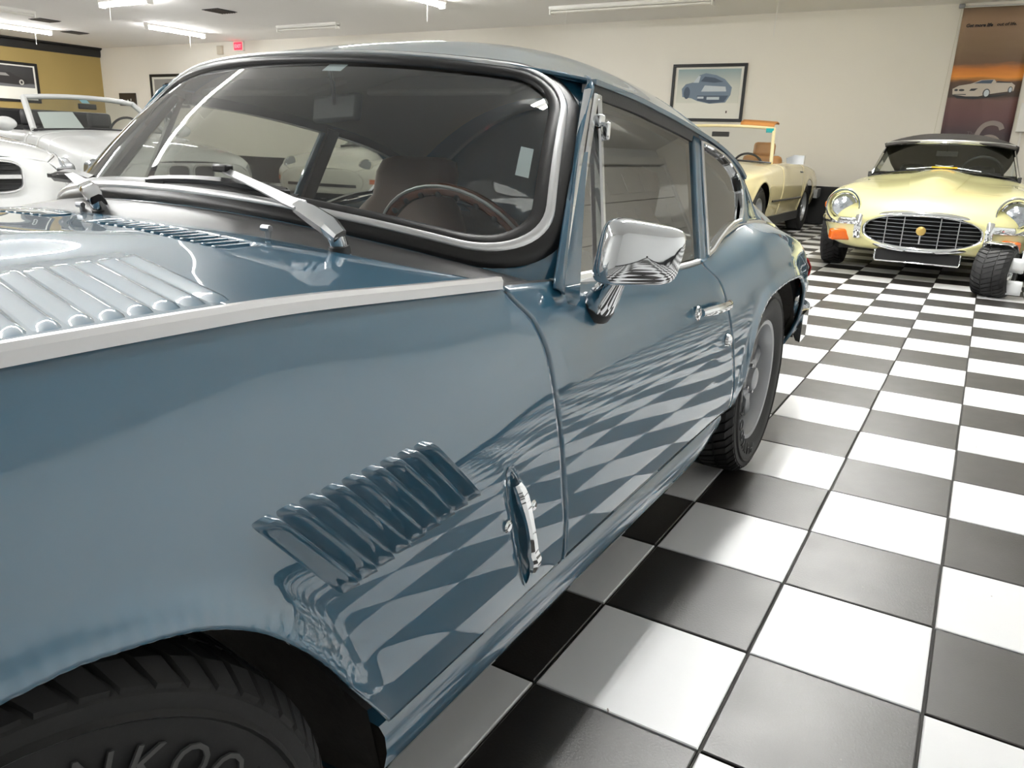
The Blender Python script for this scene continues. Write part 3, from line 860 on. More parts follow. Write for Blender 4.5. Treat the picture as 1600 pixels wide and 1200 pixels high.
# wipers
def wiper(piv, tip, b0, b1):
    w = bpy.data.objects.new('windscreen_wiper', None); link(w, car)
    piv, tip, b0, b1 = (np.array(p, float) for p in (piv, tip, b0, b1))
    nrm = np.array([-.45, 0, .89])
    MB().tube([piv + np.array([.004, 0, -.03]), piv + np.array([-.001, 0, .001])], [.019, .015], 18).build('pivot_grommet', 'black_rubber', w)
    MB().tube([piv, piv + nrm * .014, piv + nrm * .028], [.0125, .0125, .0115], 18).build('pivot_spindle', 'chrome', w)
    d = (tip - piv); L = np.linalg.norm(d); d /= L
    head = [piv + nrm * .022 - d * .014, piv + nrm * .031 + d * .005, piv + nrm * .034 + d * .05, piv + nrm * .033 + d * .085]
    MB().sweep(np.array(head), [(-.013, -.008), (-.013, .004), (-.008, .009), (.008, .009), (.013, .004), (.013, -.008)], up=nrm, radii=[.8, 1.05, .95, .72]).build('arm_head', 'chrome', w)
    arm = [piv + nrm * .037 + d * .075] + [piv + d * (L * f) + nrm * (.034 * (1 - f) + .016 * f + .004 * math.sin(math.pi * f)) for f in (.35, .55, .75, .9, 1.0)]
    MB().sweep(np.array(arm), [(-.010, -.002), (-.010, .002), (.010, .002), (.010, -.002)], up=nrm, radii=[1.1, .95, .8, .66, .6, .6]).build('wiper_arm', 'brushed', w)
    MB().box(tip + nrm * .018, (.016, .034, .012)).build('blade_clip', 'satin_black', w, bevel=.003)
    bd = b1 - b0
    sp = [b0 + bd * f + nrm * (.010 + .012 * math.sin(math.pi * f) ** .8) for f in np.linspace(.06, .94, 13)]
    MB().sweep(np.array(sp), [(-.0075, -.003), (-.006, .003), (.006, .003), (.0075, -.003)], up=nrm).build('blade_spine', 'satin_black', w)
    for f in (.12, .36, .64, .88):
        c = b0 + bd * f + nrm * .010; MB().box(c, (.014, .05, .010)).build('blade_bracket', 'satin_black', w, bevel=.002)
    MB().sweep(np.array([b0 + bd * f + nrm * .005 for f in np.linspace(0, 1, 9)]), [(-.003, -.007), (-.005, .002), (.005, .002), (.003, -.007)], up=nrm).build('blade_rubber', 'black_rubber', w)
wiper((-.552, -.430, .783), (-.486, -.130, .858), (-.513, .050, .838), (-.474, -.275, .833))
wiper((-.585, .060, .800), (-.404, .455, .828), (-.385, .545, .822), (-.47, .25, .828))
for (x, y) in ((-.592, -.335), (-.592, .105)):
    z = .794 if y < -.2 else .797
    MB().tube([(x, y, z - .005), (x, y, z + .008)], .0045, 10).tube([(x - .003, y - .008, z + .009), (x - .003, y + .008, z + .009)], .0045, 8).build('washer_jet', 'steel', car)

# ---- wheels
def wheel(parent_car, loc, outer, R=.285, width=.168, rim=.178, spokes=5, m='alloy', name='road_wheel', letters=None, dish=.03, tread=44, letters_from=100):
    """axle along y; outer = -1 or +1 gives the outward side"""
    w = bpy.data.objects.new(name, None); link(w, parent_car); w.location = loc
    if outer > 0: w.rotation_euler = (0, 0, math.pi)
    hw = width / 2; cr_ = .008 if tread else .002
    prof = [(-hw * .78, rim * 1.0), (-hw * .96, rim + (R - rim) * .25), (-hw * 1.0, rim + (R - rim) * .5), (-hw * .985, rim + (R - rim) * .60), (-hw * 1.03, rim + (R - rim) * .63), (-hw * .97, rim + (R - rim) * .67), (-hw * .955, rim + (R - rim) * .78), (-hw * .86, R - .016), (-hw * .68, R - cr_), (-hw * .2, R - cr_ + .002), (hw * .2, R - cr_ + .002), (hw * .68, R - cr_), (hw * .86, R - .016), (hw * .96, rim + (R - rim) * .7), (hw, rim + (R - rim) * .4), (hw * .78, rim)]
    ty = MB().lathe(prof, 'y', 64).build('tyre', 'tyre', w, angle=35)
    if tread:
        mb = MB()
        for k in range(tread):
            a = 2 * math.pi * k / tread; st_ = 2 * math.pi / tread
            for ys, sk in (((-hw * .93, -hw * .72, -hw * .34), .5), ((hw * .34, hw * .72, hw * .93), -.5), ((-hw * .27, 0, hw * .27), .35)):
                V = []
                for q, yy in enumerate(ys):
                    edge = abs(yy) > hw * .9
                    r1 = R - (.017 if edge else (.003 if abs(yy) > hw * .6 else 0)); r0 = R - (.024 if edge else .012)
                    off = sk * st_ * (q - 1)
                    for aa in (a + off, a + off + st_ * .74): V += [(r0 * math.cos(aa), yy, r0 * math.sin(aa)), (r1 * math.cos(aa), yy, r1 * math.sin(aa))]
                mb.add(V, [(1, 3, 7, 5), (5, 7, 11, 9), (0, 1, 5, 4), (4, 5, 9, 8), (2, 6, 7, 3), (6, 10, 11, 7), (0, 2, 3, 1), (8, 9, 11, 10)])
        o = mb.build('tread_blocks', 'tyre', ty, angle=20); o['kind'] = 'stuff'
    rp = [(-hw * .80, rim + .004), (-hw * .86, rim + .002), (-hw * .84, rim - .010), (-hw * .70, rim - .016), (-hw * .55, rim - .020), (hw * .3, rim - .034), (hw * .8, rim - .012)]
    rm = MB().lathe(rp, 'y', 56).build('rim', m, w, angle=50)
    yf = -hw * .80 + dish
    MB().lathe([(yf + .05, .001), (yf + .05, rim - .03)], 'y', 32).build('brake_disc', 'matte_black', rm)
    for k in range(spokes):
        a = 2 * math.pi * k / spokes + .3
        P = []
        for r, wd, yy in ((.045, .034, yf + .004), (.08, .026, yf), (.115, .026, yf + .004), (rim - .022, .036, yf + .006)):
            c = np.array([r * math.cos(a), yy, r * math.sin(a)]); tg = np.array([-math.sin(a), 0, math.cos(a)])
            P.append([c - tg * wd + np.array([0, .022, 0]), c - tg * wd * .8 - np.array([0, .002, 0]), c - np.array([0, .008, 0]), c + tg * wd * .8 - np.array([0, .002, 0]), c + tg * wd + np.array([0, .022, 0])])
        MB().grid(np.array(P)).build('spoke', m, rm, solid=.004)
    MB().lathe([(yf + .02, .056), (yf - .006, .054), (yf - .012, .046), (yf - .012, .036), (yf - .026, .034), (yf - .030, .028), (yf - .030, 0)], 'y', 28).build('hub_cap', m, rm)
    for k in range(4):
        a = 2 * math.pi * k / 4 + .4
        MB().lathe([(yf, .009), (yf - .020, .008), (yf - .022, 0)], 'y', 6, (.046 * math.cos(a), 0, .046 * math.sin(a))).build('wheel_nut', 'chrome', rm)
    if letters:
        rr = rim + (R - rim) * .14
        for k, ch in enumerate(letters):
            a = math.radians(letters_from - k * 11.5)
            p = (rr * math.cos(a), -hw * 1.0 - .0012, rr * math.sin(a))
            text_mesh(ch, .046, 'tyre_letter', mat('pale_rubber', (78, 78, 78), rough=.7), ty, p, (math.pi / 2, math.pi / 2 - a, 0), .0012)
    return w
for xc in XW:
    for sg in (-1, 1):
        w_ = wheel(car, (xc, sg * .622, .2855), sg, letters='HANKOOK' if sg < 0 else None, letters_from=262 if xc > 0 else 96, tread=58)
        if xc < 0: w_.rotation_euler[2] -= math.radians(7)

# ---- tail
tp = np.array([[(1.74 + .02 * math.cos(math.pi / 2 * v) , v * (.53 + .08 * math.sin(math.pi * k / 6)), .36 + .23 * k / 6) for k in range(7)] for v in np.linspace(-1, 1, 17)])
MB().grid(tp).build('tail_panel', 'blue', car, solid=.004)
for sg in (-1, 1):
    P = np.array([[(x, sg * (S_raw(np.array(x), np.array(t))[0] + .001 + .020 * math.sin(math.pi * f)), S_raw(np.array(x), np.array(t))[1]) for f, t in zip(np.linspace(0, 1, 5), np.linspace(2.4, 4.4, 5))] for x in np.linspace(1.60, 1.735, 6)])
    tl = MB().grid(P).build('tail_lamp', 'red', car, solid=.004)
    MB().box((1.75, sg * .53, .50), (.05, .14, .085)).build('tail_lamp_lens', 'red', tl, bevel=.01)
    bx = [(1.42, .715, .36), (1.58, .705, .36), (1.70, .675, .36), (1.79, .61, .36), (1.83, .50, .36), (1.84, .30, .36)]
    path = np.array([(x, sg * h, z) for x, h, z in bx])
    tt = np.linspace(0, 5, 31); path = crom(path[None].repeat(31, 0), tt)
    MB().sweep(path, [(0, -.05), (sg * .016, -.045), (sg * .028, -.02), (sg * .030, .01), (sg * .022, .04), (0, .05)], up=(0, 0, 1)).build('rear_bumper', 'chrome', car)
    MB().box((1.80, sg * .62, .45), (.05, .06, .05)).build('reversing_lamp', 'clear_lamp', car, bevel=.01)
# ---- cabin
cb = mat('dash_black', (24, 23, 23), rough=.55)
MB().sweep([(-.30, -.62, .70), (-.30, .62, .70)], [(0, -.12), (0, .02), (.06, .055), (.14, .06), (.20, .04), (.20, -.12)], up=(0, 0, 1)).build('dashboard', cb, car)
MB().box((-.16, 0, .68), (.02, 1.16, .12)).build('walnut_fascia', 'wood', car, bevel=.004)
MB().box((.25, 0, .245), (1.3, 1.22, .02)).box((.35, 0, .34), (1.0, .22, .18)).build('cabin_carpet', mat('black_carpet', (22, 21, 20), rough=.95), car)
MB().box((1.12, 0, .50), (.62, 1.1, .03)).box((.83, 0, .42), (.03, 1.1, .18)).build('luggage_floor', 'matte_black', car)
hl = np.array([[np.array(roof_p(x, v * .97)) + np.array([0, 0, -.018]) for v in np.linspace(-1, 1, 25)] for x in np.linspace(-.10, .92, 30)])
MB().grid(hl).build('headlining', 'trim_grey', car)
for sg in (-1, 1):
    P = np.array([[(x, sg * (.655 + .03 * math.sin(f * 3)), .27 + .42 * f) for f in np.linspace(0, 1, 5)] for x in np.linspace(-.42, .95, 8)])
    MB().grid(P).build('door_card', 'black_leather', car)
    # black inner pillars
    for a, b in (((.41, .70), (.47, .955)), ((.79, .76), (.86, .87))):
        MB().sweep(np.array([gp(a[0] + (b[0] - a[0]) * f, a[1] + (b[1] - a[1]) * f, sg, -.012) for f in np.linspace(0, 1, 4)]), [(-.022, -.008), (.022, -.008), (.022, .008), (-.022, .008)], up=(0, 1, 0)).build('inner_pillar', 'satin_black', car)
    MB().sweep(np.array([(x, sg * (EDGE(np.array(x))[0] - .02), EDGE(np.array(x))[1] - .022) for x in np.linspace(-.03, .88, 20)]), [(-.016, -.012), (.016, -.012), (.016, .012), (-.016, .012)], up=(0, 0, 1)).build('cant_rail', 'satin_black', car)
    # sun visor
    MB().box((-.03, sg * .25, 1.035), (.13, .34, .014), rot=Matrix.Rotation(-.28, 3, 'Y')).build('sun_visor', 'trim_grey', car, bevel=.006)
def seat(sg):
    s = bpy.data.objects.new('seat', None); link(s, car); s.location = (.34, sg * .315, .27)
    def cushion(rows, name, m):
        P = []
        for (x, z, w, dpt, tx, tz) in rows:
            ring = []
            for k in range(24):
                a = 2 * math.pi * k / 24; ca, sa = math.cos(a), math.sin(a)
                y = math.copysign(abs(ca) ** .5, ca) * w; q = math.copysign(abs(sa) ** .7, sa) * dpt
                bol = -.022 * max(0, 1 - (abs(y) / (w * .78)) ** 4) if q < 0 else 0
                ring.append((x + tx * (q - bol * 1), y, z + tz * (q - bol)))
            P.append(ring)
        P = np.array(P)
        mb = MB().grid(P, wrap_v=True); mb.add(P[0], [tuple(range(24))]); mb.add(P[-1], [tuple(range(24))])
        return mb.build(name, m, s, angle=50)
    cushion([(.07, .10, .15, .05, 1, 0), (.09, .14, .20, .065, 1, 0), (.14, .28, .225, .065, 1, 0), (.19, .42, .21, .06, 1, 0), (.215, .475, .17, .052, 1, 0), (.225, .50, .145, .045, 1, 0), (.245, .57, .145, .047, 1, 0), (.255, .605, .13, .04, 1, 0), (.258, .618, .09, .025, 1, 0)], 'backrest', 'leather')
    cushion([(-.30, .10, .17, .03, 0, -1), (-.28, .11, .21, .06, 0, -1), (-.10, .105, .225, .065, 0, -1), (.06, .09, .215, .065, 0, -1), (.10, .09, .18, .05, 0, -1)], 'seat_cushion', 'leather')
seat(-1); seat(1)
# steering wheel, wood rim with rivets
sw = bpy.data.objects.new('steering_wheel', None); link(sw, car)
sw.location = (-.10, .925 - YC, .672); sw.rotation_euler = (0, math.radians(-22), 0)
R_ = .186
ring_ = [(0, R_ * math.cos(a), R_ * math.sin(a)) for a in np.linspace(0, 2 * math.pi, 48, endpoint=False)]
rim_o = MB().tube(ring_, .0125, 12, closed=True).build('wheel_rim', 'wood', sw)
MB().tube([(-.009, y * 1.055, z * 1.055) for _, y, z in ring_], .0035, 6, closed=True).build('rim_band', 'brushed', rim_o)
for k in range(28):
    a = 2 * math.pi * k / 28
    MB().lathe([(.0, .006), (-.0145, .006), (-.0165, .003), (-.0165, 0)], 'x', 8, (0, (R_ - .004) * math.cos(a), (R_ - .004) * math.sin(a))).build('rim_rivet', cb, rim_o)
for k in range(3):
    a = math.radians((0, 180, 270)[k])
    MB().sweep([(.02, .03 * math.cos(a), .03 * math.sin(a)), (.0, (R_ - .01) * math.cos(a), (R_ - .01) * math.sin(a))], [(-.014, -.0015), (.014, -.0015), (.014, .0015), (-.014, .0015)], up=(1, 0, 0)).build('wheel_spoke', 'brushed', sw)
MB().lathe([(-.06, .025), (.0, .045), (.02, .045), (.03, .03), (.032, 0)], 'x', 20).build('wheel_boss', cb, sw)
# interior mirror
rm_ = bpy.data.objects.new('rear_view_mirror', None); link(rm_, car)
MB().tube([(-.215, -.10, 1.05), (-.185, -.08, 1.025), (-.162, -.06, .992)], .004, 8).build('mirror_stem', 'chrome', rm_)
MB().box((-.150, -.056, .984), (.018, .155, .052), rot=Matrix.Rotation(.15, 3, 'Y') @ Matrix.Rotation(-.25, 3, 'Z')).build('mirror_case', cb, rm_, bevel=.007)
# windscreen stickers
def decal(name, p, q, w, h, m, lift=-.003):
    P = np.array([[W(p + w * (a - .5), q + h * (b - .5)) + np.array([-.6, 0, .8]) * lift for b in np.linspace(0, 1, 3)] for a in np.linspace(0, 1, 4)])
    return MB().grid(P).build(name, m, car, smooth=False)
decal('windscreen_sticker', -.13, .372, .045, .026, mat('pale_sticker', (206, 216, 222), rough=.5))
decal('windscreen_sticker', -.530, .19, .018, .062, mat('pale_sticker', (206, 216, 222), rough=.5))
# exhaust + underbody
MB().tube([(1.3, -.25, .2), (1.86, -.25, .2)], .022, 14).build('exhaust_pipe', 'steel', car)
# ------------------------------------------------------------------ the other cars
class Surf:
    """lofted half body: stations (x, [(h,z)...]) from lower edge to centre line; nose towards -x"""
    def __init__(s, st, arches=(), flare=.012):
        s.xs = [a[0] for a in st]; s.f = pchip(s.xs, np.array([a[1:] for a in st], float)); s.K = len(st[0]) - 1
        s.arches = arches; s.T = s.K - 1.0; s.flare = flare
    def hz(s, x, t):
        x, t = np.broadcast_arrays(np.asarray(x, float), np.asarray(t, float)); return crom(s.f(x), t)
    def az(s, x):
        z = np.zeros(np.shape(x))
        for xc, zc, r in s.arches:
            d = np.clip(1 - ((np.asarray(x) - xc) / r) ** 2, 0, None); z = np.maximum(z, np.where(d > 0, zc + r * np.sqrt(d), 0))
        return z
    def tz(s, x, z, tmax=None):
        ts = np.linspace(0, tmax or s.T, 80); x = np.asarray(x, float); z = np.broadcast_to(z, x.shape)
        Z = s.hz(x[..., None], np.broadcast_to(ts, x.shape + (80,)))[..., 1]
        Z = np.maximum.accumulate(Z, -1); o = np.empty(x.size)
        for k in range(x.size): o[k] = np.interp(z.ravel()[k], Z.reshape(-1, 80)[k], ts)
        return o.reshape(x.shape)
    def pts(s, x, t):
        p = s.hz(x, t); x = np.broadcast_to(np.asarray(x, float), p.shape[:-1]); h = p[..., 0].copy(); z = p[..., 1]
        for xc, zc, r in s.arches:
            d = np.maximum(np.sqrt((x - xc) ** 2 + (z - zc) ** 2) - r, 0); h += s.flare * np.exp(-(d / .04) ** 2) * (z > zc - .05) * (np.abs(t) < s.T * .8)
        return np.stack([x, h, z], -1)
    def patch(s, x0, x1, nx, nt, t0=0.0, t1=None):
        t1 = s.T if t1 is None else t1
        xs = np.linspace(x0, x1, nx); b = np.linspace(0, 1, nt)
        lo = np.maximum(t0, s.tz(xs, s.az(xs)) if s.arches else t0) if t0 < 2 else np.full(nx, t0)
        X = np.repeat(xs[:, None], nt, 1); T = lo[:, None] + (t1 - lo[:, None]) * b
        return s.pts(X, T)
    def shell(s, name, m, parent, ranges, **k):
        mb = MB()
        for r in ranges:
            P = s.patch(*r); L = P * np.array([1, -1, 1]); mb.grid(L, False).grid(P, True)
        return mb.build(name, m, parent, recalc=False, angle=k.pop('angle', 50), solid=k.pop('solid', .006), **k)
    def at(s, x, z, sg, lift=0.0):
        t = s.tz(np.array([x]), np.array([z])); p = s.pts(np.array([x]), t)[0]; q = s.pts(np.array([x]), t + .1)[0]; r = s.pts(np.array([x + .02]), t)[0]
        n = np.cross(r - p, q - p); n /= np.linalg.norm(n) + 1e-9
        if n[1] < 0: n = -n
        p = p + n * lift; return np.array([p[0], sg * p[1], p[2]])
def car_root(name, label, nose, heading, half_len):
    phi = math.radians(heading); f = np.array([math.cos(phi), math.sin(phi)])
    c = np.array(nose) - f * half_len
    return thing(name, label, 'car', (c[0], c[1], 0), phi - math.pi)
def screen(parent, bc, bs, tc, ts, frame_m, glass='glass', r=.014, name='windscreen', top=True):
    """bc,tc: (x,z) at centre; bs,ts: (x,h,z) at the sides"""
    def f(a, b):
        aa = abs(a) ** 2.2
        L = np.array([bc[0] + (bs[0] - bc[0]) * aa, bs[1] * a, bc[1] + (bs[2] - bc[1]) * aa]); U = np.array([tc[0] + (ts[0] - tc[0]) * aa, ts[1] * a, tc[1] + (ts[2] - tc[1]) * aa])
        return L + (U - L) * b
    g = MB().grid(lattice(f, np.linspace(-1, 1, 25), np.linspace(0, 1, 8))).build(name, glass, parent, recalc=False)
    for sg in (-1, 1):
        MB().tube([f(sg, b) for b in np.linspace(0, 1, 6)], r * 1.5, 8).build('screen_pillar', frame_m, g)
    MB().tube([f(a, 1) for a in np.linspace(-1, 1, 25)], r * 1.3, 8).build('screen_header', frame_m, g)
    MB().tube([f(a, 0) for a in np.linspace(-1, 1, 25)], r * .8, 8).build('screen_seal', 'black_rubber', g)
    return g, f
def simple_seat(parent, loc, m, w=.24, h=.78):
    s = bpy.data.objects.new('seat', None); link(s, parent); s.location = loc
    MB().box((.22, 0, h * .42), (.14, w * 2, h * .72), rot=Matrix.Rotation(.16, 3, 'Y')).build('backrest', m, s, bevel=.05)
    MB().box((.30, 0, h * .88), (.10, w * 1.1, h * .24), rot=Matrix.Rotation(.12, 3, 'Y')).build('headrest', m, s, bevel=.04)
    MB().box((-.05, 0, .08), (.5, w * 2, .16)).build('seat_cushion', m, s, bevel=.05)
def wheels4(parent, xf, xr, h, R, w, rim, m='alloy', spokes=5, tread=0):
    for x in (xf, xr):
        for sg in (-1, 1): wheel(parent, (x, sg * h, R), sg, R, w, rim, spokes, m, tread=tread)
def cabin_tub(parent, x0, x1, h, z0, z1, m='matte_black'):
    MB().box(((x0 + x1) / 2, 0, z0), (x1 - x0, h * 2, .03)).build('cabin_floor', m, parent)
    MB().box((x0 + .05, 0, z1 - .16), (.22, h * 2, .22)).build('dashboard', 'black_leather', parent, bevel=.05)
    for sg in (-1, 1): MB().box(((x0 + x1) / 2, sg * h, (z0 + z1) / 2), (x1 - x0, .03, z1 - z0 - .06)).build('door_card', 'black_leather', parent)
    MB().box((x1, 0, (z0 + z1) / 2), (.03, h * 2, z1 - z0 - .06)).build('rear_bulkhead', 'black_leather', parent)
def steering(parent, loc, m='black_leather'):
    s = bpy.data.objects.new('steering_wheel', None); link(s, parent); s.location = loc; s.rotation_euler = (0, -.4, 0)
    MB().tube([(0, .185 * math.cos(a), .185 * math.sin(a)) for a in np.linspace(0, 2 * math.pi, 28, endpoint=False)], .014, 8, closed=True).build('wheel_rim', m, s)
    MB().box((0, 0, 0), (.02, .34, .04)).build('wheel_spoke', m, s, bevel=.006)
def oval(c, a, b, n=40, e=1.0, xcurve=0.0):
    out = []
    for k in range(n):
        t = 2 * math.pi * k / n; ca, sa = math.cos(t), math.sin(t)
        y = math.copysign(abs(ca) ** e, ca) * a; z = math.copysign(abs(sa) ** e, sa) * b
        out.append((c[0] + xcurve * (y / a) ** 2, c[1] + y, c[2] + z))
    return np.array(out)
def round_lamp(parent, c, r, name='headlamp', ring=True, tilt=0.0, yaw=0.0, m='clear_lamp', rb='chrome'):
    l = bpy.data.objects.new(name, None); link(l, parent); l.location = c; l.rotation_euler = (0, tilt, yaw)
    MB().lathe([(.03, r * .95), (.01, r * .6), (.05, 0)], 'x', 28).build('reflector', 'chrome', l)
    MB().lathe([(0, r * .96), (-.012, r * .7), (-.02, r * .35), (-.022, 0)], 'x', 28).build('lamp_lens', m, l)
    if ring: MB().lathe([(.03, r * 1.08), (-.004, r * 1.08), (-.010, r * 1.02), (-.004, r * .94), (.03, r * .94)], 'x', 32).build('lamp_ring', rb, l)
    return l

# ---------------- pale yellow roadster with oval mouth
et = car_root('vintage_roadster', 'pale yellow roadster with oval chrome grille and black soft top', (5.66, .465), 180.6, 2.34)
ES = Surf([
 (-2.34, (.05,.262),(.25,.280),(.40,.335),(.435,.400),(.40,.465),(.28,.515),(.15,.535),(0,.540)),
 (-2.27, (.05,.235),(.42,.250),(.56,.325),(.60,.420),(.57,.51),(.42,.565),(.22,.590),(0,.598)),
 (-2.12, (.05,.215),(.56,.235),(.685,.34),(.72,.45),(.69,.57),(.55,.625),(.30,.645),(0,.655)),
 (-1.85, (.05,.21),(.66,.235),(.765,.36),(.795,.48),(.765,.625),(.63,.690),(.36,.695),(0,.715)),
 (-1.45, (.05,.20),(.72,.23),(.81,.38),(.835,.51),(.79,.665),(.65,.735),(.40,.735),(0,.775)),
 (-1.0, (.05,.19),(.74,.21),(.815,.37),(.83,.51),(.78,.68),(.63,.755),(.40,.77),(0,.815)),
 (-.42, (.05,.19),(.74,.20),(.82,.37),(.83,.53),(.79,.70),(.69,.775),(.42,.82),(0,.855)),
 (.30, (.05,.19),(.74,.20),(.82,.37),(.83,.54),(.79,.70),(.69,.785),(.42,.83),(0,.855)),
 (1.20, (.05,.21),(.74,.23),(.83,.39),(.84,.54),(.80,.71),(.67,.81),(.42,.85),(0,.865)),
 (2.00, (.05,.34),(.60,.37),(.70,.47),(.71,.56),(.66,.65),(.50,.71),(.30,.73),(0,.74)),
 (2.34, (.05,.50),(.35,.50),(.42,.53),(.42,.56),(.38,.60),(.30,.62),(.15,.63),(0,.63))],
 arches=((-1.47, .30, .365), (1.22, .30, .36)))
eb = ES.shell('body', 'primrose', et, [(-2.34, -.363, 120, 40, 0), (-.357, .417, 30, 26, 0, 5.25), (.423, 2.34, 60, 36, 0)])
for sg in (-1, 1):
    MB().add([(x, sg * .70, z) for x, z in ((-1.9, .2), (-1.9, .7), (1.8, .7), (1.8, .2))], [(0, 1, 2, 3)]).build('inner_wing', 'shade_liner', et)
MB().box((0, 0, .21), (3.8, 1.3, .04)).build('underbody', 'matte_black', et)
wheels4(et, -1.47, 1.22, .735, .325, .19, .20, 'chrome', 8, tread=40)
# raised bonnet centre
def ebulge(x, v, w):
    zc = float(ES.hz(np.array(x), np.array(7.0))[1]); h6, z6 = ES.hz(np.array(x), np.array(6.0)); h = v * w
    return (x, h, zc - (zc - z6) * (h / h6) ** 2 - .004 + .034 * (1 - v * v) ** 2 * float(smooth(-2.2, -1.3, x)))
P = np.array([[ebulge(x, v, w) for v in np.linspace(-1, 1, 21)] for x, w in zip(np.linspace(-2.2, -.42, 36), np.interp(np.linspace(-2.2, -.42, 36), [-2.2, -1.5, -.42], [.13, .20, .27]))])
MB().grid(P).build('bonnet_bulge', 'primrose', eb)
# mouth: chrome rim, slats, emblem
mouth = bpy.data.objects.new('grille', None); link(mouth, et); mouth.location = (-2.335, 0, .40)
rim = oval((-.012, 0, 0), .435, .140, 56, .8, .075)
MB().tube(rim, .024, 10, closed=True).build('grille_surround', 'chrome', mouth)
P = np.array([oval((.015 + .02 * k, 0, 0), .42 * s, .128 * s, 40, .8, .075) for k, s in enumerate((1, .6, .02))]); MB().grid(P, wrap_v=True).build('mouth_cavity', 'shade_liner', mouth)
for k in range(7):
    z = -.09 + .03 * k; a = .42 * max(0, 1 - (abs(z) / .14) ** 2.5) ** .4
    MB().sweep([(.075 * (y / .435) ** 2 - .004, y, z) for y in np.linspace(-a, a, 15)], [(-.010, -.0022), (.010, -.0022), (.010, .0022), (-.010, .0022)], up=(0, 0, 1)).build('grille_bar', 'steel', mouth)
for y in (-.26, -.13, .13, .26):
    zz = .125 * max(0, 1 - (abs(y) / .435) ** 2.5) ** .4
    MB().tube([(.075 * (y / .435) ** 2 - .012, y, -zz), (.075 * (y / .435) ** 2 - .012, y, zz)], .004, 6).build('grille_rod', 'brushed', mouth)
MB().tube([(-.018, 0, -.09), (-.018, 0, -.02)], .006, 8).build('emblem_stem', 'brushed', mouth)
MB().lathe([(0, .036), (-.012, .034), (-.016, .026), (-.016, 0)], 'x', 24, (-.014, 0, .012)).build('grille_emblem', mat('brass_badge', (200, 170, 100), rough=.35, metal=.8), mouth)
for sg in (-1, 1):
    bp_ = crom(np.array([(-2.325, .44, .455), (-2.29, .55, .452), (-2.20, .66, .448), (-2.03, .755, .445), (-1.90, .79, .445)])[None].repeat(24, 0), np.linspace(0, 4, 24)) * np.array([1, sg, 1])
    MB().sweep(bp_, [(0, -.032), (-sg * .018, -.026), (-sg * .026, 0), (-sg * .018, .026), (0, .032)], up=(0, 0, 1)).build('front_bumper', 'chrome', et)
    MB().sweep([(-2.345, sg * .465, .33), (-2.375, sg * .465, .37), (-2.385, sg * .465, .42), (-2.375, sg * .465, .475), (-2.345, sg * .465, .50)], [(-.026, -.012), (-.026, .008), (-.014, .016), (.014, .016), (.026, .008), (.026, -.012)], up=(-1, 0, 0)).build('overrider', 'chrome', et)
    # scooped headlamp
    c = np.array([-2.205, sg * .615, .570])
    round_lamp(et, c, .098, yaw=-sg * .12 * -1, tilt=.10)
    MB().grid(np.array([oval(c + np.array([dx, 0, dz]), r * 1.0, r * 1.06, 36, 1, 0) for dx, r, dz in ((.05, .108, 0), (-.02, .112, 0), (-.055, .128, -.004), (-.03, .138, -.004))]), wrap_v=True).build('lamp_scoop', 'primrose', et)
    MB().tube(oval(c + np.array([-.058, 0, -.006]), .128, .134, 40), .006, 6, closed=True).build('scoop_trim', 'chrome', et)
    il = MB().box((-2.262, sg * .585, .335), (.08, .215, .092), rot=Matrix.Rotation(sg * .55, 3, 'Z')).build('indicator_lamp', 'amber', et, bevel=.018)
    MB().lathe([(0, .036), (sg * .012, .034), (sg * .03, .02), (sg * .032, 0)], 'y', 16, ES.at(-1.93, .555, sg)).build('side_marker', 'amber', et)
pl = MB().box((-2.30, 0, .20), (.03, .60, .085)).build('plate_holder', 'matte_black', et)
MB().tube([(-2.32, -.30, .245), (-2.32, -.31, .235), (-2.32, -.31, .165), (-2.32, -.30, .155), (-2.32, .30, .155), (-2.32, .31, .165), (-2.32, .31, .235), (-2.32, .30, .245)], .006, 6).build('plate_frame', 'chrome', pl)
g, wf = screen(et, (-.40, .865), (-.26, .655, .80), (-.06, 1.135), (.06, .565, 1.105), 'chrome', 'glass', .010)
# black soft top
SC = [(-.05, 1.150, .590, 1.10), (.15, 1.215, .615, 1.12), (.40, 1.240, .625, 1.08), (.65, 1.205, .61, 1.0), (.85, 1.12, .59, .92), (1.0, .99, .56, .86), (1.08, .88, .55, .84)]
sf = pchip([s[0] for s in SC], np.array([s[1:] for s in SC]))
P = np.array([[((x + .0), v * float(sf(x)[1]), float(sf(x)[2]) + (float(sf(x)[0]) - float(sf(x)[2])) * (1 - abs(v) ** 3)) for v in np.linspace(-1, 1, 25)] for x in np.linspace(-.05, 1.08, 24)])
st_ = MB().grid(P).build('soft_top', mat('black_canvas', (52, 49, 47), rough=.8, bump=(200, .3)), et, solid=.02)
MB().tube([wf(a, 1.0) + np.array([.0, 0, .018]) for a in np.linspace(-1.02, 1.02, 21)], .014, 8).build('top_front_rail', 'brushed', st_)
for sg in (-1, 1):
    MB().grid(np.array([[(x, sg * (.685 - (.685 - h1) * f), .79 + (z1 - .79) * f) for f in np.linspace(0, 1, 4)] for x, h1, z1 in ((-.22, .66, .82), (.0, .60, 1.05), (.06, .565, 1.10), (.4, .60, 1.06), (.62, .60, 1.0))])).build('side_window', 'dark_glass', et, recalc=False)
    MB().tube([(-.30 + .02, sg * .33, .868), (-.25, sg * .10, .895), (-.20, sg * -.08, .915)], .006, 6).build('wiper_blade', 'brushed', et)
cabin_tub(et, -.36, .75, .66, .25, .86, 'black_leather')
steering(et, (-.05, -.33, .84))
for sg in (-1, 1): simple_seat(et, (.22, sg * .33, .30), 'black_leather', .22, .62)
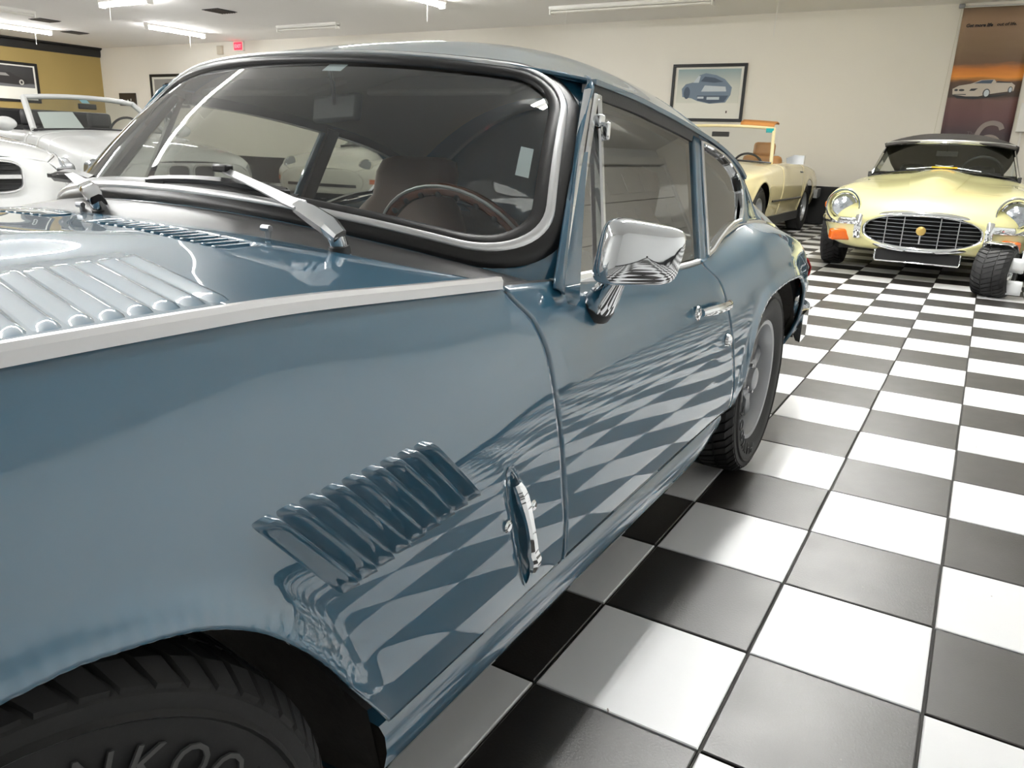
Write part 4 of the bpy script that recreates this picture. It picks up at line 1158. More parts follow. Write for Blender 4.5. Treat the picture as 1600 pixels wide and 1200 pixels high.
MB().tube([(-.16, 0, 1.09), (-.10, 0, 1.04)], .004, 6).box((-.10, 0, 1.03), (.02, .19, .05)).build('rear_view_mirror', 'satin_black', et)
tag(MB().box((7.50, .47, .897), (.06, .22, .012)).build('yellow_slip', mat('yellow_card', (250, 180, 30), rough=.6), None), 'bright yellow paper slip lying against roadster windscreen', 'paper')

# ---------------- cream convertible of the nineteen seventies
sl_ = car_root('cream_convertible', 'cream seventies convertible with tan seats parked beside yellow roadster', (6.55, 3.03), 180, 2.20)
SS = Surf([
 (-2.20, (.70,.32),(.74,.42),(.75,.52),(.74,.60),(.70,.66),(.50,.69),(.25,.70),(0,.705)),
 (-2.05, (.76,.28),(.80,.42),(.82,.54),(.815,.64),(.78,.71),(.55,.74),(.28,.75),(0,.755)),
 (-1.30, (.82,.25),(.86,.42),(.885,.56),(.88,.70),(.83,.785),(.60,.815),(.32,.835),(0,.84)),
 (-.55, (.83,.25),(.87,.42),(.89,.56),(.88,.72),(.83,.83),(.62,.86),(.34,.88),(0,.885)),
 (.40, (.83,.25),(.87,.42),(.89,.56),(.88,.74),(.84,.855),(.72,.875),(.40,.885),(0,.885)),
 (1.20, (.82,.27),(.86,.42),(.885,.56),(.875,.72),(.82,.835),(.62,.865),(.34,.87),(0,.87)),
 (2.00, (.78,.32),(.82,.44),(.835,.56),(.82,.68),(.76,.765),(.55,.79),(.28,.80),(0,.80)),
 (2.20, (.70,.38),(.73,.46),(.74,.56),(.73,.64),(.68,.70),(.50,.72),(.25,.73),(0,.73))],
 arches=((-1.35, .31, .36), (1.11, .31, .36)))
SS.shell('body', 'cream_paint', sl_, [(-2.20, -.453, 90, 34, 0), (-.447, -.42, 3, 34, 0), (-.42, .717, 28, 24, 0, 5.0), (.723, .80, 4, 24, 0, 5.0), (.80, 2.20, 60, 34, 0)])
for sg in (-1, 1):
    MB().add([(x, sg * .76, z) for x, z in ((-1.8, .2), (-1.8, .75), (1.7, .75), (1.7, .2))], [(0, 1, 2, 3)]).build('inner_wing', 'shade_liner', sl_)
    MB().tube([SS.at(x, .455, sg, .004) for x in np.linspace(-.85, .72, 16)], .012, 6).build('rubbing_strip', 'satin_black', sl_)
    MB().tube([SS.at(x, .77, sg, .003) for x in np.linspace(.52, .66, 5)], .011, 6).build('door_handle', 'steel', sl_)
    MB().sweep([(x, sg * .845, .235) for x in np.linspace(-.95, .72, 6)], [(-.02, -.05), (.02, -.05), (.02, .05), (-.02, .05)], up=(0, 0, 1)).build('sill_trim', 'steel', sl_)
    mr_ = MB().sweep([(-.28, sg * .86, .90), (-.28, sg * .95, .915), (-.28, sg * 1.06, .915)], [(-.045, -.05), (-.06, 0), (-.045, .055), (.035, .055), (.04, -.05)], up=(0, 0, 1), radii=[.55, 1, .95]).build('door_mirror', 'chrome', sl_)
    round_lamp(sl_, (-2.17, sg * .57, .60), .11)
wheels4(sl_, -1.35, 1.11, .775, .315, .19, .185, 'alloy', 6)
MB().box((0, 0, .24), (3.4, 1.4, .04)).build('underbody', 'matte_black', sl_)
MB().sweep(np.array([(-2.24, -.80, .46), (-2.28, -.70, .46), (-2.30, 0, .46), (-2.28, .70, .46), (-2.24, .80, .46)]), [(-.02, -.06), (.05, -.06), (.05, .06), (-.02, .06)], up=(0, 0, 1)).build('front_bumper', 'chrome', sl_)
MB().sweep(np.array([(1.7, -.88, .47), (2.24, -.84, .47), (2.32, 0, .47), (2.24, .84, .47), (1.7, .88, .47)]), [(-.02, -.06), (.03, -.06), (.03, .06), (-.02, .06)], up=(0, 0, 1)).build('rear_bumper', 'steel', sl_)
MB().box((-2.22, 0, .58), (.04, .85, .17)).build('grille', 'steel', sl_, bevel=.01)
g, wf = screen(sl_, (-.52, .89), (-.36, .70, .87), (-.10, 1.29), (.0, .60, 1.27), 'cream_paint', 'lens', .014)
MB().grid(np.array([[wf(a, 1.0) + np.array([x, 0, z]) for x, z in ((-.005, .012), (.03, .06), (.14, .085), (.25, .075))] for a in np.linspace(-.15 - .85, -.35, 12)])).build('raised_soft_top_flap', mat('tan_canvas', (196, 132, 66), rough=.7), sl_, solid=.02)
MB().box((-.10, .02, 1.19), (.02, .22, .06)).build('rear_view_mirror', 'satin_black', sl_, bevel=.01)
MB().box(wf(-.93, .93), (.02, .09, .05)).build('teal_sticker', mat('teal_sticker', (20, 170, 170), rough=.5), sl_)
cabin_tub(sl_, -.42, .82, .72, .3, .88, 'tan')
steering(sl_, (-.12, -.37, .80))
for sg in (-1, 1): simple_seat(sl_, (.30, sg * .37, .38), 'tan', .25, .74)

# ---------------- white convertible with twin kidney grille
bm_ = car_root('white_convertible', 'white modern convertible with paper sheet behind its windscreen', (3.9, 7.0), 262, 2.15)
BS = Surf([
 (-2.15, (.60,.26),(.66,.36),(.68,.47),(.66,.57),(.58,.64),(.42,.67),(.2,.685),(0,.69)),
 (-2.02, (.72,.22),(.77,.36),(.79,.50),(.77,.62),(.70,.70),(.50,.745),(.25,.765),(0,.77)),
 (-1.75, (.80,.20),(.84,.36),(.86,.52),(.84,.66),(.77,.755),(.55,.80),(.28,.825),(0,.83)),
 (-1.25, (.82,.19),(.86,.36),(.88,.54),(.865,.70),(.80,.82),(.60,.86),(.32,.885),(0,.89)),
 (-.55, (.82,.19),(.86,.36),(.88,.55),(.87,.74),(.82,.88),(.66,.93),(.36,.955),(0,.96)),
 (.50, (.82,.19),(.86,.36),(.88,.55),(.87,.76),(.83,.91),(.72,.945),(.40,.955),(0,.955)),
 (1.40, (.82,.22),(.86,.38),(.88,.56),(.865,.77),(.81,.92),(.62,.96),(.34,.965),(0,.965)),
 (2.15, (.70,.30),(.76,.42),(.78,.56),(.75,.74),(.68,.84),(.50,.87),(.25,.88),(0,.88))],
 arches=((-1.35, .31, .345), (1.30, .31, .345)))
BS.shell('body', 'white_paint', bm_, [(-2.15, -.753, 80, 36, 0), (-.747, -.45, 12, 36, 0), (-.45, .627, 24, 24, 0, 5.0), (.633, .95, 8, 24, 0, 5.0), (.95, 2.15, 50, 34, 0)])
MB().grid(np.array([[(-2.15 - .02 * (1 - abs(v)), v * h, z) for h, z in ((.60, .26), (.66, .36), (.68, .47), (.66, .57), (.58, .64), (.42, .67))] for v in np.linspace(-1, 1, 9)])).build('front_bumper', 'white_paint', bm_, solid=.01)
for sg in (-1, 1):
    MB().add([(x, sg * .78, z) for x, z in ((-1.8, .2), (-1.8, .72), (1.8, .72), (1.8, .2))], [(0, 1, 2, 3)]).build('inner_wing', 'shade_liner', bm_)
    MB().box(BS.at(-.90, .66, sg, .002), (.06, .012, .022)).build('side_repeater', mat('cream_lens', (236, 226, 200), rough=.2), bm_, bevel=.004)
    kd = MB().tube(oval((-2.190, sg * .135, .57), .115, .082, 24, .6), .012, 6, closed=True).build('kidney_surround', 'brushed', bm_)
    MB().grid(np.array([oval((-2.190 + d_, sg * .135, .57), .11 * s, .078 * s, 24, .6) for d_, s in ((0, 1), (.01, .5), (.01, .01))]), wrap_v=True).build('kidney_mesh', 'shade_liner', kd)
    hl_ = MB().grid(np.array([[BS.at(x, z, sg, .006) for z in np.linspace(.545, .545 + hh, 4)] for x, hh in ((-2.12, .08), (-2.06, .11), (-1.98, .13), (-1.86, .14), (-1.76, .10))])).build('headlamp', 'clear_lamp', bm_, solid=.01)
    MB().lathe([(0, .05), (-.01, .03), (-.01, 0)], 'x', 16, BS.at(-2.08, .61, sg, .014)).build('lamp_lens', 'lens', hl_)
    MB().grid(np.array([[(-.28 + .10 * math.cos(b_) * math.sin(a_) , sg * (.97 + .115 * math.cos(a_)), .985 + .075 * math.sin(b_) * math.sin(a_)) for b_ in np.linspace(0, 2 * math.pi, 16)] for a_ in np.linspace(0.02, math.pi - .02, 10)])).build('door_mirror', 'white_paint', bm_)
    MB().box((-.29, sg * .86, .945), (.09, .10, .03)).build('mirror_arm', 'satin_black', bm_, bevel=.01)
    simple_seat(bm_, (.25, sg * .37, .36), 'black_leather', .25, .80)
    MB().box((1.0, sg * .36, 1.02), (.12, .36, .22)).build('rear_headrest', 'black_leather', bm_, bevel=.06)
MB().box((-2.165, 0, .34), (.02, .90, .10)).build('lower_intake', 'matte_black', bm_, bevel=.01)
wheels4(bm_, -1.35, 1.30, .775, .315, .20, .215, 'alloy', 5)
MB().box((0, 0, .2), (3.6, 1.4, .04)).build('underbody', 'matte_black', bm_)
g, wf = screen(bm_, (-.62, .955), (-.40, .74, .93), (.03, 1.305), (.14, .60, 1.275), 'white_paint', 'glass', .022)
MB().box((.95, 0, 1.04), (.10, 1.30, .26)).build('wind_deflector', 'black_leather', bm_, bevel=.03)
MB().box((1.15, 0, .98), (.4, 1.35, .16)).build('folded_top', 'black_leather', bm_, bevel=.06)
cabin_tub(bm_, -.45, 1.05, .74, .3, .96, 'black_leather')
steering(bm_, (-.10, -.37, .94))
MB().grid(np.array([[wf(a, b) + np.array([.03, 0, -.03]) for b in np.linspace(.12, .62, 4)] for a in np.linspace(.36, .86, 5)])).build('paper_sheet', 'paper', bm_)
MB().grid(np.array([[wf(a, b) + np.array([.006, 0, -.006]) for b in (.84, .95)] for a in (-.02, .12)])).build('pale_blue_sticker', mat('blue_sticker', (150, 205, 225), rough=.5), bm_)
MB().box((-.02, 0, 1.21), (.03, .20, .06)).build('rear_view_mirror', 'satin_black', bm_, bevel=.01)

# ---------------- white saloon at the row's end
mc = car_root('white_coupe', 'white modern car with wide black single bar grille', (1.4, 6.2), 265, 2.30)
MS = Surf([
 (-2.30, (.66,.24),(.72,.36),(.74,.48),(.72,.60),(.62,.70),(.42,.735),(.2,.75),(0,.755)),
 (-2.15, (.78,.20),(.83,.36),(.85,.50),(.83,.64),(.74,.75),(.50,.80),(.25,.82),(0,.825)),
 (-1.80, (.84,.19),(.88,.36),(.90,.54),(.88,.69),(.80,.80),(.56,.85),(.28,.875),(0,.88)),
 (-1.30, (.84,.18),(.88,.36),(.90,.55),(.885,.72),(.81,.85),(.60,.90),(.32,.92),(0,.925)),
 (-.60, (.84,.18),(.88,.36),(.90,.56),(.88,.78),(.82,.92),(.66,.965),(.36,.985),(0,.99)),
 (.60, (.84,.18),(.88,.36),(.90,.56),(.88,.80),(.82,.95),(.66,.99),(.36,1.0),(0,1.0)),
 (1.50, (.84,.2),(.88,.38),(.90,.58),(.88,.82),(.80,.97),(.60,1.0),(.34,1.01),(0,1.01)),
 (2.30, (.70,.3),(.78,.42),(.80,.58),(.77,.78),(.68,.90),(.50,.93),(.25,.94),(0,.94))],
 arches=((-1.45, .32, .355), (1.32, .32, .355)))
MS.shell('body', 'white_paint', mc, [(-2.30, -.70, 80, 28, 0, 3.985), (-2.30, -.70, 80, 16, 4.02), (-.70, 2.30, 90, 36, 0)])
MB().grid(np.array([[(-2.30 - .03 * (1 - abs(v)), v * h, z) for h, z in ((.66, .24), (.72, .36), (.74, .48), (.72, .60), (.62, .70), (.42, .735))] for v in np.linspace(-1, 1, 9)])).build('front_bumper', 'white_paint', mc, solid=.01)
gr = MB().grid(np.array([oval((-2.335 + d_, 0, .60), .42 * s, .115 * s, 40, .45) for d_, s in ((0, 1), (.008, .6), (.008, .01))]), wrap_v=True).build('grille', 'matte_black', mc)
MB().tube(oval((-2.335, 0, .60), .42, .115, 40, .45), .010, 6, closed=True).build('grille_surround', 'brushed', gr)
MB().sweep([(-2.35, -.40, .60), (-2.36, 0, .60), (-2.35, .40, .60)], [(-.012, -.014), (.012, -.014), (.012, .014), (-.012, .014)], up=(0, 0, 1)).build('grille_bar', 'brushed', gr)
for k in range(6): MB().box((-2.338, 0, .515 + .034 * k), (.006, .80, .006)).build('grille_slat', 'satin_black', gr)
for sg in (-1, 1):
    MB().add([(x, sg * .78, z) for x, z in ((-1.9, .2), (-1.9, .74), (1.8, .74), (1.8, .2))], [(0, 1, 2, 3)]).build('inner_wing', 'shade_liner', mc)
    lp = MB().grid(np.array([[MS.at(x, zb + (zt - zb) * f, sg, .006) for f in np.linspace(0, 1, 5)] for x, zb, zt in ((-2.255, .58, .66), (-2.20, .56, .715), (-2.12, .555, .745), (-2.02, .585, .755), (-1.90, .66, .765), (-1.84, .72, .765))])).build('headlamp', 'clear_lamp', mc, solid=.01)
    for xx, zz in ((-2.16, .645), (-2.04, .675)):
        MB().lathe([(0, .05), (-.008, .03), (-.008, 0)], 'x', 16, MS.at(xx, zz, sg, .010)).build('lamp_projector', 'steel', lp)
MB().box((-2.325, 0, .30), (.02, 1.0, .12)).build('lower_intake', 'matte_black', mc, bevel=.01)
wheels4(mc, -1.45, 1.32, .79, .325, .22, .225, 'alloy', 5)
MB().box((0, 0, .2), (3.8, 1.4, .04)).build('underbody', 'matte_black', mc)
def cabin(parent, x, hz, m, gm='dark_glass'):
    """closed greenhouse: x=(screen base, screen top, rear top, rear base), hz=(base h, base z, top h, top z)"""
    hb, zb, ht, zt = hz
    P = np.array([[(x[1] + (x[2] - x[1]) * u, v * ht, zt + .04 * (1 - v * v) * math.sin(math.pi * (.15 + .7 * u))) for v in np.linspace(-1, 1, 13)] for u in np.linspace(0, 1, 12)])
    MB().grid(P).build('roof', m, parent, solid=.01)
    screen(parent, (x[0] - .12, zb), (x[0], hb, zb - .03), (x[1] - .06, zt + .02), (x[1], ht, zt), m, gm, .022)
    screen(parent, (x[3] + .08, zb), (x[3], hb, zb - .02), (x[2] + .04, zt + .01), (x[2], ht, zt), m, gm, .022, 'rear_window')
    for sg in (-1, 1): MB().grid(np.array([[(a[0] + (b_[0] - a[0]) * f, sg * (hb + (ht - hb) * f), zb - .03 + (zt - zb + .03) * f) for f in np.linspace(0, 1, 5)] for a, b_ in (((x[0],), (x[1],)), ((x[0] * .6 + x[3] * .4,), (x[1] * .6 + x[2] * .4,)), ((x[3],), (x[2],)))])).build('side_window', gm, parent, recalc=False)
cabin(mc, (-.55, .15, 1.05, 1.75), (.72, 1.0, .56, 1.38), 'white_paint')
# its boot end stays behind the other cars

# ---------------- white rear engined coupe seen through the blue car's windows
pc = car_root('white_sports_coupe', 'white sports coupe with round headlamps and amber indicators', (6.3, 7.55), 187, 2.12)
PS = Surf([
 (-2.12, (.50,.28),(.60,.34),(.64,.42),(.62,.50),(.52,.56),(.38,.59),(.18,.60),(0,.60)),
 (-2.00, (.68,.22),(.76,.34),(.79,.46),(.775,.56),(.68,.62),(.46,.645),(.22,.655),(0,.655)),
 (-1.75, (.78,.19),(.84,.34),(.86,.48),(.85,.62),(.75,.72),(.50,.71),(.25,.715),(0,.72)),
 (-1.25, (.80,.18),(.85,.34),(.87,.52),(.86,.68),(.76,.79),(.52,.78),(.26,.79),(0,.795)),
 (-.70, (.80,.18),(.85,.34),(.87,.54),(.86,.72),(.78,.84),(.60,.855),(.32,.875),(0,.88)),
 (.40, (.80,.18),(.85,.34),(.87,.54),(.87,.74),(.80,.87),(.64,.90),(.34,.91),(0,.91)),
 (1.30, (.84,.2),(.88,.36),(.90,.56),(.885,.74),(.80,.86),(.58,.90),(.32,.91),(0,.91)),
 (2.12, (.60,.3),(.68,.40),(.70,.52),(.68,.62),(.58,.70),(.42,.73),(.2,.74),(0,.74))],
 arches=((-1.18, .31, .345), (1.10, .31, .35)))
PS.shell('body', 'ivory_paint', pc, [(-2.12, -.95, 70, 28, 0, 3.985), (-2.12, -.95, 70, 16, 4.02), (-.95, 2.12, 90, 36, 0)])
MB().grid(np.array([[(-2.12 - .02 * (1 - abs(v)), v * h, z) for h, z in ((.50, .28), (.60, .34), (.64, .42), (.62, .50), (.52, .56), (.38, .59))] for v in np.linspace(-1, 1, 9)])).build('front_bumper', 'ivory_paint', pc, solid=.01)
MB().sweep(np.array([(-1.86, -.855, .385), (-2.02, -.76, .385), (-2.13, -.5, .385), (-2.16, 0, .385), (-2.13, .5, .385), (-2.02, .76, .385), (-1.86, .855, .385)]), [(-.01, -.018), (.012, -.018), (.012, .018), (-.01, .018)], up=(0, 0, 1)).build('bumper_strip', 'satin_black', pc)
for sg in (-1, 1):
    MB().add([(x, sg * .76, z) for x, z in ((-1.7, .2), (-1.7, .66), (1.6, .66), (1.6, .2))], [(0, 1, 2, 3)]).build('inner_wing', 'shade_liner', pc)
    round_lamp(pc, (-2.0, sg * .60, .640), .098, tilt=.5, rb='ivory_paint')
    MB().sweep([PS.at(x, .45, sg, .006) for x in (-2.07, -2.02, -1.95, -1.88)], [(-.004, -.028), (.008, -.028), (.008, .028), (-.004, .028)], up=(0, 0, 1)).build('indicator_lamp', 'amber', pc)
MB().lathe([(0, .03), (.004, .02), (.004, 0)], 'z', 12, (-2.0, 0, .662)).build('crest_badge', mat('brass_badge', (200, 170, 100), rough=.35, metal=.8), pc)
wheels4(pc, -1.18, 1.10, .76, .31, .20, .20, 'alloy', 5)
MB().box((0, 0, .2), (3.4, 1.3, .04)).build('underbody', 'matte_black', pc)
cabin(pc, (-.72, -.15, .55, 1.45), (.68, .90, .54, 1.26), 'ivory_paint')

# ---------------- chrome-guarded fat tyre wheel with tags at the frame's edge
kt = thing('mini_bike', 'small chrome mini bike with fat black tyre and white tags', 'mini bike', (5.35, -.25, 0))
tw_ = wheel(kt, (0, .17, .185), -1, .185, .235, .085, 4, 'chrome', 'fat_wheel', tread=30)
tw_.rotation_euler = (0, 0, math.radians(-14))
MB().lathe([(-.10, .20), (-.07, .215), (.07, .215), (.10, .20)], 'y', 20, (0, 0, 0), .45, 1.9).xform(Matrix.Translation((0.0, .17, .185)) @ Matrix.Rotation(math.radians(-14), 4, 'Z')).build('mudguard', 'chrome', kt, solid=.004)
MB().tube([(-.02, .02, .185), (.02, .01, .34), (.10, -.10, .50)], .018, 10).build('fork_leg', 'chrome', kt)
MB().tube([(.02, -.06, .20), (.06, -.14, .38), (.10, -.20, .52)], .014, 10).build('fork_leg', 'chrome', kt)
MB().tube([(.02, -.14, .165), (.10, -.22, .36), (.10, -.20, .52)], .014, 10).build('fork_leg', 'chrome', kt)
MB().box((.08, -.22, .30), (.10, .12, .14)).build('engine_cover', 'chrome', kt, bevel=.03)
MB().tube([(.10, -.20, .52), (.55, -.25, .40), (1.0, -.30, .17)], .016, 10).build('frame_tube', 'chrome', kt)
wheel(kt, (1.0, -.30, .165), -1, .165, .20, .085, 4, 'chrome', 'fat_wheel', tread=26).rotation_euler = (0, 0, math.radians(-84))
MB().box((.10, -.20, .40), (.07, .07, .05)).build('tail_reflector', 'red', kt, bevel=.01)
for z0, y0, n_ in ((.235, .045, 'price_tag'), (.075, .035, 'price_tag')):
    MB().grid(np.array([[(-.10 - .01 * math.sin(3 * v), y0 - .10 * u, z0 + .075 * v) for v in np.linspace(-.5, .9, 4)] for u in np.linspace(-.5, .5, 4)])).build(n_, 'paper', kt, solid=.001)
# ------------------------------------------------------------------ things on walls and ceiling
def on_far(name, label, cat, y, z, group=None):
    return thing(name, label, cat, (X1 - .001, y, z), -math.pi / 2, group)
def flat(name, pts, m, parent, d=0.0, thick=.001):
    """polygon in local (right, up) metres, lying d in front of the backing"""
    n = len(pts)
    V = [(x, -d, z) for x, z in pts] + [(x, -d + thick, z) for x, z in pts]
    F = [tuple(range(n)), tuple(range(2 * n - 1, n - 1, -1))] + [(i, n + i, n + (i + 1) % n, (i + 1) % n) for i in range(n)]
    return meshobj(name, V, F, m, parent, smooth=False)
def rect(w, h, cx=0, cz=0): return [(cx - w / 2, cz - h / 2), (cx + w / 2, cz - h / 2), (cx + w / 2, cz + h / 2), (cx - w / 2, cz + h / 2)]
def disc(cx, cz, rx, rz, n=20): return [(cx + rx * math.cos(2 * math.pi * k / n), cz + rz * math.sin(2 * math.pi * k / n)) for k in range(n)]
def frame4(parent, w, h, t=.045, dep=.03, m='black_trim'):
    for c, d in (((0, -dep / 2, h / 2 - t / 2), (w, dep, t)), ((0, -dep / 2, -h / 2 + t / 2), (w, dep, t)), ((-w / 2 + t / 2, -dep / 2, 0), (t, dep, h - 2 * t)), ((w / 2 - t / 2, -dep / 2, 0), (t, dep, h - 2 * t))):
        MB().box(c, d).build('frame_bar', m, parent, bevel=.004)
def grad_mat(name, stops, axis=2, lo=-.5, hi=.5, rough=.6, noise=.0):
    m = bpy.data.materials.new(name); m.use_nodes = True; nt = m.node_tree; b = nt.nodes['Principled BSDF']; b.inputs['Roughness'].default_value = rough
    tc = nt.nodes.new('ShaderNodeTexCoord'); sp = nt.nodes.new('ShaderNodeSeparateXYZ'); nt.links.new(tc.outputs['Object'], sp.inputs[0])
    mr = nt.nodes.new('ShaderNodeMapRange'); mr.inputs['From Min'].default_value = lo; mr.inputs['From Max'].default_value = hi
    src = sp.outputs[axis]
    if noise:
        mp = nt.nodes.new('ShaderNodeMapping'); mp.inputs['Scale'].default_value = (1.2, 1, 7)
        n = nt.nodes.new('ShaderNodeTexNoise'); n.inputs['Scale'].default_value = 2.2; n.inputs['Detail'].default_value = 4
        nt.links.new(tc.outputs['Object'], mp.inputs[0]); nt.links.new(mp.outputs[0], n.inputs['Vector'])
        a = nt.nodes.new('ShaderNodeMath'); a.operation = 'MULTIPLY_ADD'; nt.links.new(n.outputs['Fac'], a.inputs[0]); a.inputs[1].default_value = noise; nt.links.new(src, a.inputs[2])
        s2 = nt.nodes.new('ShaderNodeMath'); s2.operation = 'SUBTRACT'; nt.links.new(a.outputs[0], s2.inputs[0]); s2.inputs[1].default_value = noise / 2; src = s2.outputs[0]
    nt.links.new(src, mr.inputs['Value'])
    cr = nt.nodes.new('ShaderNodeValToRGB'); nt.links.new(mr.outputs[0], cr.inputs[0])
    el = cr.color_ramp.elements
    while len(el) < len(stops): el.new(.5)
    for e, (p, c) in zip(el, stops): e.position = p; e.color = lin(c)
    nt.links.new(cr.outputs[0], b.inputs['Base Color'])
    return m
# framed print of a dark coupe, behind the cream convertible
p1 = on_far('framed_picture', 'black framed print of a grey blue coupe above cream convertible', 'picture', 4.12, 1.87)
frame4(p1, 1.18, .85)
flat('mat_board', rect(1.10, .77), mat('mat_white', (238, 236, 226), rough=.7), p1, .006)
flat('print_sky', rect(1.00, .50, 0, .10), grad_mat('print_grey', [(0, (226, 226, 214)), (.5, (214, 216, 206)), (1, (150, 172, 176))], 2, -.15, .35), p1, .009)
pb = mat('print_blue', (120, 136, 154), rough=.6); pd = mat('print_dark', (74, 88, 106), rough=.6); pp = mat('print_pale', (206, 214, 220), rough=.6)
flat('printed_car', [(-.40, -.06), (-.42, .06), (-.36, .13), (-.22, .16), (-.15, .26), (-.05, .29), (.12, .26), (.26, .20), (.38, .08), (.37, -.03), (.30, -.14), (.05, -.16), (-.15, -.12), (-.25, -.08)], pb, p1, .012)
flat('printed_window', [(-.12, .17), (-.06, .24), (.10, .22), (.24, .16), (.10, .15)], pd, p1, .015)
flat('printed_window', [(-.24, .15), (-.16, .25), (-.13, .25), (-.15, .15)], pp, p1, .015)
flat('printed_bumper', [(-.16, -.04), (.34, -.04), (.28, -.13), (.05, -.15), (-.15, -.11)], pd, p1, .015)
flat('printed_panel', [(-.10, .02), (.30, .02), (.28, .09), (-.05, .11)], pp, p1, .015)
flat('printed_plate', rect(.20, .04, .10, -.08), pp, p1, .017)
flat('printed_plate', rect(.10, .03, -.10, -.07), pp, p1, .017)
flat('printed_wheel', disc(-.33, .0, .05, .09), pd, p1, .015)
flat('printed_emblem', rect(.02, .035, .33, -.28), mat('print_brown', (80, 60, 50), rough=.6), p1, .009)
# the two further along the same wall
p2 = on_far('framed_picture', 'black framed print of a dark car front left of exit sign', 'picture', 17.25, 1.95)
frame4(p2, 1.40, .76, .06)
flat('mat_board', rect(1.28, .64), mat('mat_white', (238, 236, 226), rough=.7), p2, .006)
flat('print_photo', rect(1.12, .54), mat('print_mid', (150, 148, 144), rough=.6), p2, .009)
flat('printed_car', [(-.45, -.25), (-.35, .0), (-.15, .18), (.45, .2), (.5, -.25)], mat('print_black', (36, 36, 38), rough=.5), p2, .012)
flat('printed_highlight', [(-.30, -.02), (-.10, .02), (.3, .06), (.3, .10), (-.1, .07), (-.28, .03)], pp, p2, .014)
p3 = on_far('wall_plaque', 'small dark square plaque between gold wall corner and framed print', 'plaque', 18.9, 1.76)
MB().box((0, -.015, 0), (.66, .03, .30)).build('plaque_board', mat('plaque_dark', (52, 46, 42), rough=.5), p3, bevel=.006)
for k in range(3): flat('plaque_figure', disc(-.1 + .12 * k, -.05 + .02 * k, .02, .03, 10), pp, p3, .031)
# print on the gold wall
p4 = thing('framed_picture', 'wide black framed photograph of a dark car on gold wall', 'picture', (8.95, Y1 - .001, 2.0))
frame4(p4, 1.46, .88, .06)
flat('mat_board', rect(1.34, .76), mat('mat_white', (238, 236, 226), rough=.7), p4, .006)
flat('print_photo', rect(1.26, .46, 0, .12), grad_mat('print_night', [(0, (112, 112, 114)), (.16, (104, 104, 106)), (.22, (46, 44, 44)), (1, (58, 58, 60))], 2, -.11, .35), p4, .009)
flat('printed_car', [(-.6, -.03), (-.6, .12), (-.3, .20), (.1, .20), (.22, .13), (.45, .06), (.5, -.02), (.3, -.06)], mat('print_coal', (38, 36, 36), rough=.5), p4, .012)
flat('printed_window', [(-.4, .12), (-.25, .18), (.0, .18), (.08, .12)], mat('print_mid', (150, 148, 144), rough=.6), p4, .014)
flat('printed_wheel', disc(.33, .0, .055, .06), mat('print_silver', (186, 184, 176), rough=.6), p4, .014)
flat('printed_wheel_centre', disc(.33, .0, .025, .03), mat('print_coal', (38, 36, 36)), p4, .016)
# hanging banner
bn = on_far('hanging_banner', 'tall sunset coloured showroom banner reading Get more life out of life', 'banner', .355, 2.92)
bm2 = grad_mat('banner_print', [(0, (34, 26, 34)), (.24, (52, 34, 40)), (.36, (98, 62, 62)), (.455, (110, 76, 70)), (.475, (60, 44, 36)), (.56, (88, 62, 40)), (.59, (236, 150, 50)), (.64, (206, 120, 40)), (.67, (112, 84, 58)), (.78, (134, 108, 80)), (.92, (162, 132, 106)), (1.0, (168, 142, 118))], 2, -2.1, 0, .5, .10)
P = np.array([[(-.415 + .83 * u, -.012 - .008 * math.sin(u * 7 + v * 2), -2.10 * v) for v in np.linspace(0, 1, 12)] for u in np.linspace(0, 1, 12)])
MB().grid(P).build('banner_cloth', bm2, bn, solid=.002)
MB().tube([(-.45, -.014, .0), (.45, -.014, .0)], .012, 10).build('banner_rail', 'brushed', bn)
MB().box((-.44, -.02, .015), (.07, .04, .05)).build('rail_bracket', 'steel', bn, bevel=.006)
MB().tube([(-.44, -.01, -.02), (-.47, -.008, -.9), (-.50, -.008, -1.7)], .003, 5).build('banner_string', mat('string', (220, 214, 196)), bn)
ink = mat('banner_ink', (34, 28, 28), rough=.6); pale = mat('banner_pale', (150, 138, 132), rough=.6)
text_mesh('Get more life', .056, 'banner_lettering', ink, bn, (-.352, -.026, -.245), (math.pi / 2, 0, 0), .0008, 'LEFT', .18, .0026)
text_mesh('out of life.', .054, 'banner_lettering', ink, bn, (.000, -.026, -.241), (math.pi / 2, 0, 0), .0008, 'LEFT', .18, .0012)
six = crom(np.array([(.300, 0, -1.520), (.265, 0, -1.462), (.175, 0, -1.440), (.085, 0, -1.475), (.030, 0, -1.570), (.018, 0, -1.690), (.035, 0, -1.800), (.100, 0, -1.875), (.175, 0, -1.890), (.255, 0, -1.860), (.300, 0, -1.780), (.290, 0, -1.690), (.230, 0, -1.630), (.150, 0, -1.620), (.080, 0, -1.655), (.036, 0, -1.720)])[None].repeat(61, 0), np.linspace(0, 15, 61)) + np.array([0, -.027, 0])
MB().sweep(six, [(-.030, -.001), (.030, -.001), (.030, .001), (-.030, .001)], up=(0, -1, 0)).build('banner_numeral', pale, bn)
text_mesh('The', .07, 'banner_lettering', mat('banner_grey', (96, 84, 88), rough=.6), bn, (-.10, -.026, -1.60), (math.pi / 2, 0, 0), .0008, 'LEFT')
sv = mat('print_champagne', (204, 192, 178), rough=.5); dk = mat('print_black', (36, 36, 38))
oz = -1.02
flat('printed_car', [(-.36, oz - .06), (-.37, oz + .01), (-.30, oz + .05), (-.16, oz + .075), (-.05, oz + .12), (.10, oz + .125), (.13, oz + .09), (.30, oz + .085), (.345, oz + .05), (.34, oz - .02), (.25, oz - .03), (.05, oz - .06), (-.05, oz - .085), (-.20, oz - .085)], sv, bn, .026)
